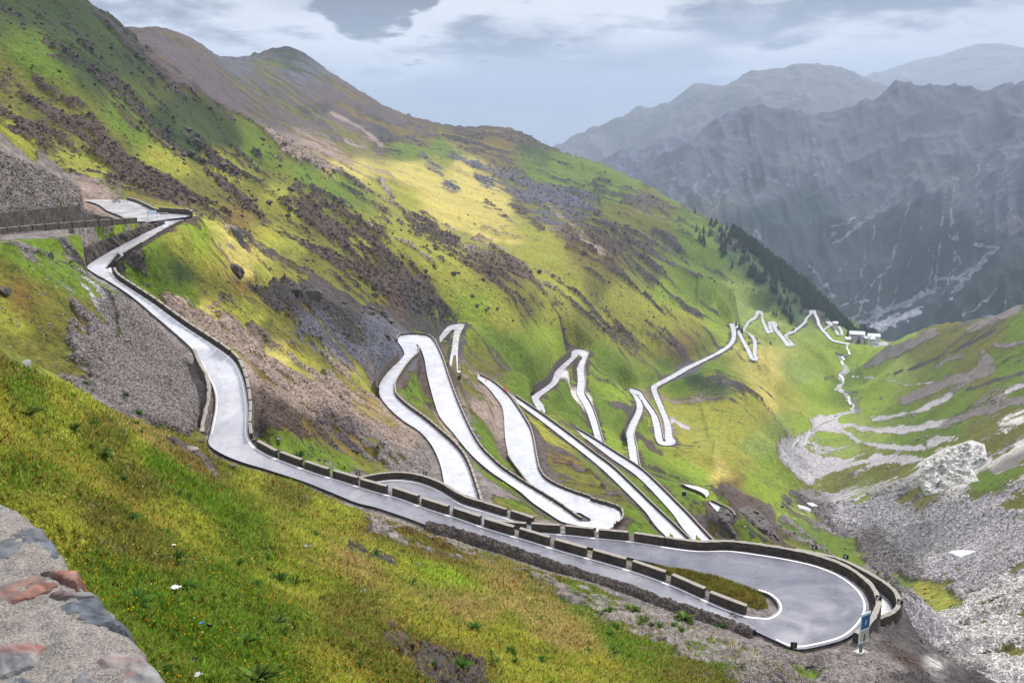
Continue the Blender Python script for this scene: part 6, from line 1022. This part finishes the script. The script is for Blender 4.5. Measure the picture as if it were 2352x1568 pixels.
# ferns and leafy clumps
def clump_mesh(seed, n, kind):
    rr = random.Random(seed); bm = bmesh.new(); cl_ = bm.loops.layers.float_color.new('col')
    for i in range(n):
        a = rr.uniform(0, 2*PI); el = rr.uniform(.35, 1.25); L = rr.uniform(.6, 1.0); d = Vector((math.cos(a)*math.cos(el), math.sin(a)*math.cos(el), math.sin(el))); s = Vector((-math.sin(a), math.cos(a), 0)); w_ = rr.uniform(.04, .07)*(1.5 if kind == 1 else 1); k = rr.uniform(.5, 1.5)
        col = (.06*k, .14*k, .02*k, 1) if kind == 0 else (.11*k, .17*k, .03*k, 1); prev = None; m = 4
        for j in range(m+1):
            t_ = j/m; c = d*L*t_+Vector((math.cos(a), math.sin(a), -1))*(.28*t_*t_*L); ww_ = w_*(math.sin(PI*min(.97, .12+t_*.88)))*1.2+.004; cur = (bm.verts.new(c-s*ww_), bm.verts.new(c+s*ww_))
            if prev:
                f = bm.faces.new([prev[0], prev[1], cur[1], cur[0]])
                for lp in f.loops: lp[cl_] = col
            prev = cur
    me = bpy.data.meshes.new('fronds'); bm.to_mesh(me); bm.free(); me.materials.append(M_BL); return me
CM = [clump_mesh(i, 46, 0) for i in range(3)]+[clump_mesh(9, 60, 1)]
def plant(u, v, wpx, label, k=None, name='fern', cat='fern', grp=None, sq=1.0):
    g = gp_(u, v); s = wpx*np.linalg.norm(g)/F/1.5; o = link(name, CM[k if k is not None else random.randrange(3)]); o.location = g; o.scale = (s, s, s*sq); o.rotation_euler = (.05, .25, random.uniform(0, 6)); tag(o, label, cat, grp)
plant(315, 1390, 66, 'large spreading fern nearest the stone parapet', 0); plant(560, 1480, 60, 'dark leafy plant at the lower picture edge', 2); plant(432, 1352, 46, 'fern beside the patch of white flowers'); plant(405, 1290, 48, 'fern above the white paper scrap')
plant(545, 1300, 46, 'dark fern right of the flower patch on the near slope'); plant(640, 1340, 50, 'fern to the right of the dark pair'); plant(676, 1340, 36, 'dark tuft close behind the right fern'); plant(585, 1345, 38, 'rounded fern between two taller ones'); plant(640, 1430, 40, 'grassy fern above the bare earth patch', 3)
plant(735, 1385, 34, 'dark tuft among yellow flowers'); plant(1090, 1445, 40, 'green leafy plant on the lower middle slope'); plant(1060, 1530, 46, 'dark plant right of the bare earth patch'); plant(590, 1565, 90, 'bushy dark plant cut by the bottom picture edge', 3, 'shrub', 'shrub')
plant(65, 955, 66, 'dark rounded juniper bush on the left grass crest', 3, 'juniper_bush', 'shrub', None, .8); plant(205, 1030, 34, 'dark tuft below the left crest'); plant(235, 1045, 40, 'second dark tuft under the left crest', 3); plant(170, 985, 34, 'leafy clump right of the juniper bush', 3)
plant(380, 1225, 30, 'bright fern on the left middle slope'); plant(1400, 1405, 30, 'small green clump by the gravel under the near lane', 3); plant(1452, 1400, 44, 'bright green clump on the gravel patch', 3, sq=.6); plant(1480, 1430, 34, 'green clump right beneath the bright one', 3, sq=.6); plant(1570, 1420, 46, 'bright shrub against the rubble bank', 3, sq=.7)
rp = random.Random(5)
for u0, v0, u1, v1, n in ((20, 880, 330, 1010, 14), (250, 1040, 760, 1240, 14), (350, 1240, 1000, 1540, 18), (1000, 1380, 1500, 1560, 12), (1340, 1350, 1700, 1480, 10)):
    for _ in range(n): plant(rp.uniform(u0, u1), rp.uniform(v0, v1), rp.uniform(14, 30), 'small green plant clump among many on the near grass slope', None, 'plant_clump', 'plant', 'small plant clumps on the near slope')
# litter in the grass
M_CAN = plain('can_blue', (.08, .28, .62), .3, .6, .3); M_PAPER = plain('paper', (.85, .84, .82), .8, .2); M_BIT = plain('dark_plastic', (.02, .02, .025), .5, .4)
g = gp_(463, 1438); r = empty('drink_can', (g[0], g[1], g[2]+.06), .7); tag(r, 'crushed blue drink can lying in the grass', 'can'); link('body', tube([(-.07, 0, 0), (-.05, 0, .008), (.05, 0, .012), (.065, 0, .012)], [.028, .034, .034, .028], M_CAN, 12), r); link('lid', tube([(-.074, 0, 0), (-.070, 0, 0)], .027, M_GREY, 12), r)
g = gp_(478, 1440); r = link('plastic_scrap', box(.12, .03, .09, (0, 0, .05), M_BIT, .008, .015)); r.location = g; r.rotation_euler = (.3, .5, .4); tag(r, 'black plastic scrap beside the blue can', 'litter')
def scrap(u, v, s, mat, label):
    g = gp_(u, v); bm = bmesh.new(); n = 5; vs = [[bm.verts.new(((i/n-.5)*s+random.uniform(-.1, .1)*s, (j/n-.5)*s*.7+random.uniform(-.1, .1)*s, random.uniform(0, .35)*s)) for j in range(n+1)] for i in range(n+1)]
    for i in range(n):
        for j in range(n): bm.faces.new([vs[i][j], vs[i+1][j], vs[i+1][j+1], vs[i][j+1]])
    me = bpy.data.meshes.new('scrap'); bm.to_mesh(me); bm.free(); me.materials.append(mat); o = link('paper_scrap', me); o.location = (g[0], g[1], g[2]+.08); tag(o, label, 'litter')
scrap(405, 1358, .2, M_PAPER, 'crumpled white paper between two ferns'); scrap(455, 1560, .14, M_PAPER, 'white scrap at the lower picture edge'); scrap(448, 1525, .13, M_BIT, 'dark scrap of plastic near the bottom edge'); scrap(400, 1257, .1, M_PAPER, 'tiny pale scrap on the bare patch')
# ------------------------------------------------------------------ the stone parapet beside the camera
ZP = -1.12
def onp(u, v, z=ZP): p = at_h(u, v, -z); return p[:2]
def Z3_(x, y): return x/3.136*.91875, (1207+y/3.136)*.91875
out_ = [(-60, 150), (0, 155), (60, 165), (140, 180), (200, 230), (300, 285), (345, 330), (360, 380), (400, 440), (480, 540), (560, 590), (600, 620), (600, 690), (640, 735), (620, 810), (740, 830), (770, 900), (830, 950), (900, 1040), (1010, 1110), (1060, 1170), (1105, 1215), (1090, 1270), (1115, 1330), (1200, 1420), (1280, 1490), (1345, 1570), (1500, 1750)]
edge_ = np.array([onp(*Z3_(x, y)) for x, y in out_])
M_MORT = NT_('parapet_mortar'); p_ = M_MORT.pos(); a_ = M_MORT.noise(p_, 9, 8, .7); b_ = M_MORT.noise(p_, 170, 4, .8); c_ = M_MORT.vor(p_, 190)
M_MORT = M_MORT.fin(M_MORT.mix(M_MORT.rng(M_MORT.math('ADD', b_, M_MORT.math('MULTIPLY', a_, .4)), .52, .86, 0, 1), (.055, .05, .047), (.33, .30, .28)), .95, .15, M_MORT.bump(M_MORT.math('ADD', b_, M_MORT.math('MULTIPLY', c_, .5)), .004, .7))
def slab_mat(name, c1, c2, c3):
    M = NT_(name); p = M.mapv(M.pos(), (1, 1, 1), (0, 0, .9)); a = M.noise(M.mapv(p, (1, 2.2, 1)), 9, 5, .6, .6); b = M.noise(p, 3.0, 6, .6, 1.2); c = M.mix(M.rng(a, .36, .64, 0, 1), c1, c2); c = M.mix(M.rng(b, .5, .62, 0, 1), c, c3); return M.fin(c, .7, .3, M.bump(b, .008, .6))
M_SL = slab_mat('blue_grey_slate', (.035, .042, .055), (.135, .15, .175), (.09, .09, .10)); M_RS = slab_mat('red_stone', (.09, .035, .03), (.30, .14, .10), (.11, .10, .10)); M_MX = slab_mat('mixed_stone', (.08, .08, .09), (.25, .24, .235), (.20, .08, .065))
# mortar body: a grid between the outer edge and the inner side, draped down outside
E = resamp(edge_, 230); E[:, 0] += vnoise(E[:, 0]*24, E[:, 1]*24, 41)*.012; E[:, 1] += vnoise(E[:, 0]*24, E[:, 1]*24, 42)*.012; d_ = np.gradient(E, axis=0); d_ /= np.linalg.norm(d_, axis=1)[:, None]; base_d = (E[-1]-E[0])/np.linalg.norm(E[-1]-E[0]); inw = np.array([-abs(base_d[1]), -abs(base_d[0])]); inw /= np.linalg.norm(inw)
m = 150; rows = []
for j in range(m):
    t_ = j/(m-1); dist = 1.5*t_**1.2
    q = E+inw*dist; z = np.full(len(E), ZP); z -= .035*np.exp(-dist/.02); rows.append(np.concatenate([q, z[:, None]], 1))
B3 = np.stack(rows, 1); nz_ = vnoise(B3[..., 0]*9, B3[..., 1]*9, 1)*.012+vnoise(B3[..., 0]*28, B3[..., 1]*28, 2)*.007+vnoise(B3[..., 0]*90, B3[..., 1]*90, 3)*.004; B3[..., 2] += nz_
down = []
for k in range(1, 14):
    z = ZP-.04-.14*k; q = E-inw*(.004*k+.03*abs(math.sin(k*1.7))); zz2 = np.full(len(E), z); r3 = np.concatenate([q, zz2[:, None]], 1); r3[:, :2] += (vnoise(E[:, 0]*8+k, E[:, 1]*8, 4)*.035)[:, None]; down.append(r3)
B3 = np.concatenate([np.stack(down[::-1], 1), B3], 1); mm = B3.shape[1]; gi = np.arange(len(E)*mm).reshape(len(E), mm); fq = np.stack([gi[:-1, :-1], gi[1:, :-1], gi[1:, 1:], gi[:-1, 1:]], -1).reshape(-1, 4)
WL = empty('stone_parapet', (float(E[100, 0]), float(E[100, 1]), ZP-1.8)); tag(WL, 'rough mortared stone parapet filling the lower left corner', 'stone wall'); org = np.array([E[100, 0], E[100, 1], ZP-1.8])
def fix(me, up=True):
    bm = bmesh.new(); bm.from_mesh(me); bmesh.ops.recalc_face_normals(bm, faces=bm.faces)
    if sum(f.normal.z*f.calc_area() for f in bm.faces) < 0: bmesh.ops.reverse_faces(bm, faces=bm.faces)
    bm.to_mesh(me); bm.free(); return me
link('mortar', fix(mesh_np('mortar', B3.reshape(-1, 3)-org, fq, M_MORT, True)), WL)
def slab(P, mat, label, lift=.007, seed=0, tilt=(0, 0)):
    W = np.array([onp(*Z3_(x, y)) for x, y in P]); mn, mx = W.min(0), W.max(0); st = .0075; xs = np.arange(mn[0]-st, mx[0]+st*2, st); ys = np.arange(mn[1]-st, mx[1]+st*2, st); gx, gy = np.meshgrid(xs, ys, indexing='ij')
    gx = gx+.012*vnoise(gx*22, gy*22, 7+seed)*0; ins = inpoly(gx, gy, [tuple(w_) for w_ in W]); dd = np.full(gx.shape, 1e9)
    for (a, b), (c, e) in zip(W, np.roll(W, -1, 0)):
        t_ = np.clip(((gx-a)*(c-a)+(gy-b)*(e-b))/((c-a)**2+(e-b)**2+1e-12), 0, 1); dd = np.minimum(dd, np.hypot(gx-a-t_*(c-a), gy-b-t_*(e-b)))
    dd = np.where(ins, dd, -dd)+.004*vnoise(gx*22, gy*22, 11+seed)+.003*vnoise(gx*60, gy*60, 19+seed)+.004; c0 = W.mean(0); lay = np.floor((vnoise(gx*7+gy*3+seed, gy*5, 12)+1)*3)/3*.004
    z = ZP-.02+np.clip(dd/.008, 0, 1)*(lift+.014)-.006*np.exp(-np.abs(dd)/.006)+np.clip(dd/.03, 0, 1)*(lay+vnoise(gx*14, gy*14, 13+seed)*.005+(1-2*np.abs(vnoise(gx*30+gy*10, gy*55, 15)))*.004)+tilt[0]*(gx-c0[0])+tilt[1]*(gy-c0[1]); z = np.where(dd > 0, z, ZP-.05)
    ok = dd > -.009; ix = -np.ones(gx.shape, int); ix[ok] = np.arange(ok.sum()); q = np.stack([ix[:-1, :-1], ix[1:, :-1], ix[1:, 1:], ix[:-1, 1:]], -1).reshape(-1, 4); q = q[(q >= 0).all(1)]; Vv = np.stack([gx, gy, z], -1)[ok]-org
    o = link('stone', fix(mesh_np('stone', Vv, q, mat, False)), WL); o['label'] = label
slab([(-60, 430), (0, 440), (100, 400), (200, 368), (330, 350), (362, 400), (405, 445), (470, 530), (430, 575), (330, 570), (200, 605), (-60, 610)], M_SL, 'blue grey slate near the top', seed=1)
slab([(-60, 160), (0, 160), (75, 185), (115, 230), (95, 262), (-60, 300)], M_MX, 'lichen spotted stone at the upper end', seed=2)
slab([(-60, 830), (0, 805), (130, 770), (280, 715), (420, 760), (470, 800), (380, 850), (300, 880), (150, 925), (-60, 950)], M_RS, 'red and orange stone', seed=3)
slab([(270, 700), (420, 695), (600, 695), (640, 735), (612, 800), (520, 790), (420, 745)], M_RS, 'upper red flake at the edge', .012, 4, (.0, .0))
slab([(350, 870), (480, 820), (600, 850), (740, 826), (770, 900), (640, 900), (520, 900)], M_MX, 'brown flake between red stone and slate', .006, 5)
slab([(370, 990), (470, 955), (560, 930), (700, 905), (790, 915), (840, 965), (905, 1045), (1010, 1112), (955, 1150), (830, 1110), (640, 1125), (585, 1040), (420, 1035)], M_SL, 'large blue grey slate at the outer edge', .008, 6)
slab([(-60, 1300), (60, 1250), (180, 1238), (360, 1262), (318, 1350), (285, 1430), (120, 1490), (-60, 1530)], M_MX, 'grey stone with red heart low on the left', seed=7)
slab([(550, 1480), (640, 1410), (760, 1370), (880, 1330), (1000, 1335), (1110, 1342), (1225, 1430), (1345, 1572), (1420, 1720), (520, 1720)], M_MX, 'broad grey and plum stone at the bottom', .004, 8)
slab([(-60, 1560), (60, 1530), (200, 1500), (260, 1560), (200, 1720), (-60, 1720)], M_SL, 'dark stone at the bottom corner', seed=9)
# ------------------------------------------------------------------ sky, sun, air, camera
w = bpy.data.worlds.new('World'); sc.world = w; w.use_nodes = True; t = w.node_tree; t.nodes.clear()
SUN_EL, SUN_AZ = math.radians(48), math.radians(38)     # azimuth from straight ahead towards the right
def wn(k, **kw):
    q = t.nodes.new(k)
    for a, b in kw.items(): setattr(q, a, b)
    return q
wl = t.links.new
out = wn('ShaderNodeOutputWorld'); bg = wn('ShaderNodeBackground'); wl(bg.outputs[0], out.inputs[0]); bg.inputs[1].default_value = 1.0
sky = wn('ShaderNodeTexSky', sky_type='NISHITA'); sky.sun_disc = False; sky.sun_elevation = SUN_EL; sky.sun_rotation = SUN_AZ; sky.altitude = 2600
skm = wn('ShaderNodeVectorMath', operation='SCALE'); skm.inputs['Scale'].default_value = .10; wl(sky.outputs[0], skm.inputs[0])
tc = wn('ShaderNodeTexCoord'); sep = wn('ShaderNodeSeparateXYZ'); wl(tc.outputs['Generated'], sep.inputs[0])
def wm(op, a, b=0.0, clamp=False):
    q = wn('ShaderNodeMath', operation=op); q.use_clamp = clamp
    for i, v in ((0, a), (1, b)):
        if isinstance(v, (int, float)): q.inputs[i].default_value = v
        else: wl(v, q.inputs[i])
    return q.outputs[0]
def wr(a, x0, x1, y0, y1, sm=True):
    q = wn('ShaderNodeMapRange'); q.clamp = True; q.interpolation_type = 'SMOOTHSTEP' if sm else 'LINEAR'; wl(a, q.inputs[0])
    for i, v in enumerate((x0, x1, y0, y1)): q.inputs[i+1].default_value = v
    return q.outputs[0]
def wmix(f, a, b):
    q = wn('ShaderNodeMix', data_type='RGBA')
    if isinstance(f, float): q.inputs[0].default_value = f
    else: wl(f, q.inputs[0])
    for i, v in ((6, a), (7, b)):
        if isinstance(v, tuple): q.inputs[i].default_value = (*v, 1)
        else: wl(v, q.inputs[i])
    return q.outputs[2]
zc = wm('ADD', wm('MAXIMUM', sep.outputs[2], 0.0), .16)
cmb = wn('ShaderNodeCombineXYZ'); wl(wm('DIVIDE', sep.outputs[0], zc), cmb.inputs[0]); wl(wm('DIVIDE', sep.outputs[1], zc), cmb.inputs[1])
def wnoise(scale, det, ro, dist, loc=(0, 0, 0), sc_=(1, 1, 1)):
    m = wn('ShaderNodeMapping'); m.inputs['Location'].default_value = loc; m.inputs['Scale'].default_value = sc_; wl(cmb.outputs[0], m.inputs[0])
    q = wn('ShaderNodeTexNoise'); wl(m.outputs[0], q.inputs['Vector']); q.inputs['Scale'].default_value = scale; q.inputs['Detail'].default_value = det; q.inputs['Roughness'].default_value = ro; q.inputs['Distortion'].default_value = dist; return q.outputs[0]
n1 = wnoise(1.35, 9, .50, .35, (2.3, .7, 0), (1, .9, 1)); n2 = wnoise(5.0, 7, .55, .3, (7.3, 2.1, 0)); n3 = wnoise(.6, 3, .5, .2, (1.1, 5.2, 0))
SKYG = 1.0
def C(r, g, b, k=1.0): return tuple(float(x)*k*SKYG for x in lin((r, g, b)))
cl = wr(wm('ADD', wm('MULTIPLY', n1, .72), wm('MULTIPLY', n2, .28)), .40, .53, 0, 1)
base = wmix(cl, C(88, 95, 110), C(228, 229, 232))
base = wmix(wr(n3, .47, .60, 0, .8), base, C(112, 120, 136))
# the low sky is a blue-grey rain haze
hz = wr(sep.outputs[2], .04, .12, 1, 0); base = wmix(wm('MULTIPLY', hz, .92), base, C(88, 100, 122))
# darker to the right, one small dark cloud overhead
base = wmix(wm('MULTIPLY', wr(wm('DIVIDE', sep.outputs[0], wm('MAXIMUM', sep.outputs[1], .05)), .15, .6, 0, .55), wr(n1, .3, .6, 1, .5)), base, C(118, 126, 142))
def lobe(u, v, a0, a1):
    d = Vector(ray(u, v)).normalized(); q = wn('ShaderNodeVectorMath', operation='DOT_PRODUCT'); wl(tc.outputs['Generated'], q.inputs[0]); q.inputs[1].default_value = d
    return wm('ADD', wr(q.outputs['Value'], math.cos(a0), math.cos(a1), 0, 1, False), 0.0)
dk = wm('ADD', lobe(850, -35, .062, .02), wm('MULTIPLY', lobe(800, -30, .06, .01), .6)); dk = wm('ADD', dk, wm('MULTIPLY', lobe(985, -12, .022, .004), .8)); dk = wr(wm('ADD', dk, wm('MULTIPLY', wm('SUBTRACT', n2, .5), 2.0)), .22, .6, 0, .95)
base = wmix(dk, base, C(16, 20, 30))
# unseen sky overhead, brightened to add fill and road reflections
up = wr(sep.outputs[2], .36, .62, 0, 1); base = wmix(up, base, (1.3, 1.35, 1.45))
fin = wmix(.93, skm.outputs[0], base); wl(fin, bg.inputs[0])
sl = bpy.data.lights.new('sun', 'SUN'); sl.energy = 4.7; sl.angle = math.radians(7); sl.color = (1.0, .95, .86); so = bpy.data.objects.new('sun', sl); COL.objects.link(so)
dirv = Vector((math.sin(SUN_AZ)*math.cos(SUN_EL), math.cos(SUN_AZ)*math.cos(SUN_EL), math.sin(SUN_EL))); so.rotation_euler = dirv.to_track_quat('Z', 'Y').to_euler(); so.location = (0, 0, 300)
HAZE = 7.5e-5
if HAZE:
    bm = bmesh.new(); bmesh.ops.create_cube(bm, size=1.0)
    for q in bm.verts: q.co = Vector((-6000 if q.co.x < 0 else 15500, -300 if q.co.y < 0 else 17500, -765 if q.co.z < 0 else 1300))
    me = bpy.data.meshes.new('haze'); bm.to_mesh(me); bm.free(); M = bpy.data.materials.new('air'); M.use_nodes = True; nt = M.node_tree; nt.nodes.clear()
    o_ = nt.nodes.new('ShaderNodeOutputMaterial'); pv = nt.nodes.new('ShaderNodeVolumePrincipled'); nt.links.new(pv.outputs[0], o_.inputs['Volume']); pv.inputs['Density'].default_value = HAZE; pv.inputs['Color'].default_value = (.64, .77, 1.0, 1); pv.inputs['Anisotropy'].default_value = .1
    me.materials.append(M); tag(link('haze', me), 'thin blue rain haze filling the whole valley', 'haze', None, 'stuff')
cam = bpy.data.cameras.new('camera'); co = bpy.data.objects.new('camera', cam); COL.objects.link(co); cam.sensor_width = 36; cam.lens = F/2352*36; cam.clip_start = .1; cam.clip_end = 60000
co.location = (0, 0, 0); co.rotation_euler = (math.radians(90)-PITCH, 0, 0); sc.camera = co
sc.view_settings.view_transform = 'Standard'; sc.view_settings.look = 'None'; sc.view_settings.exposure = 0.15; sc.view_settings.gamma = 1
sc.cycles.max_bounces = 6; sc.cycles.diffuse_bounces = 2; sc.cycles.glossy_bounces = 2; sc.cycles.volume_bounces = 1; sc.cycles.transparent_max_bounces = 8
sc.cycles.use_denoising = True
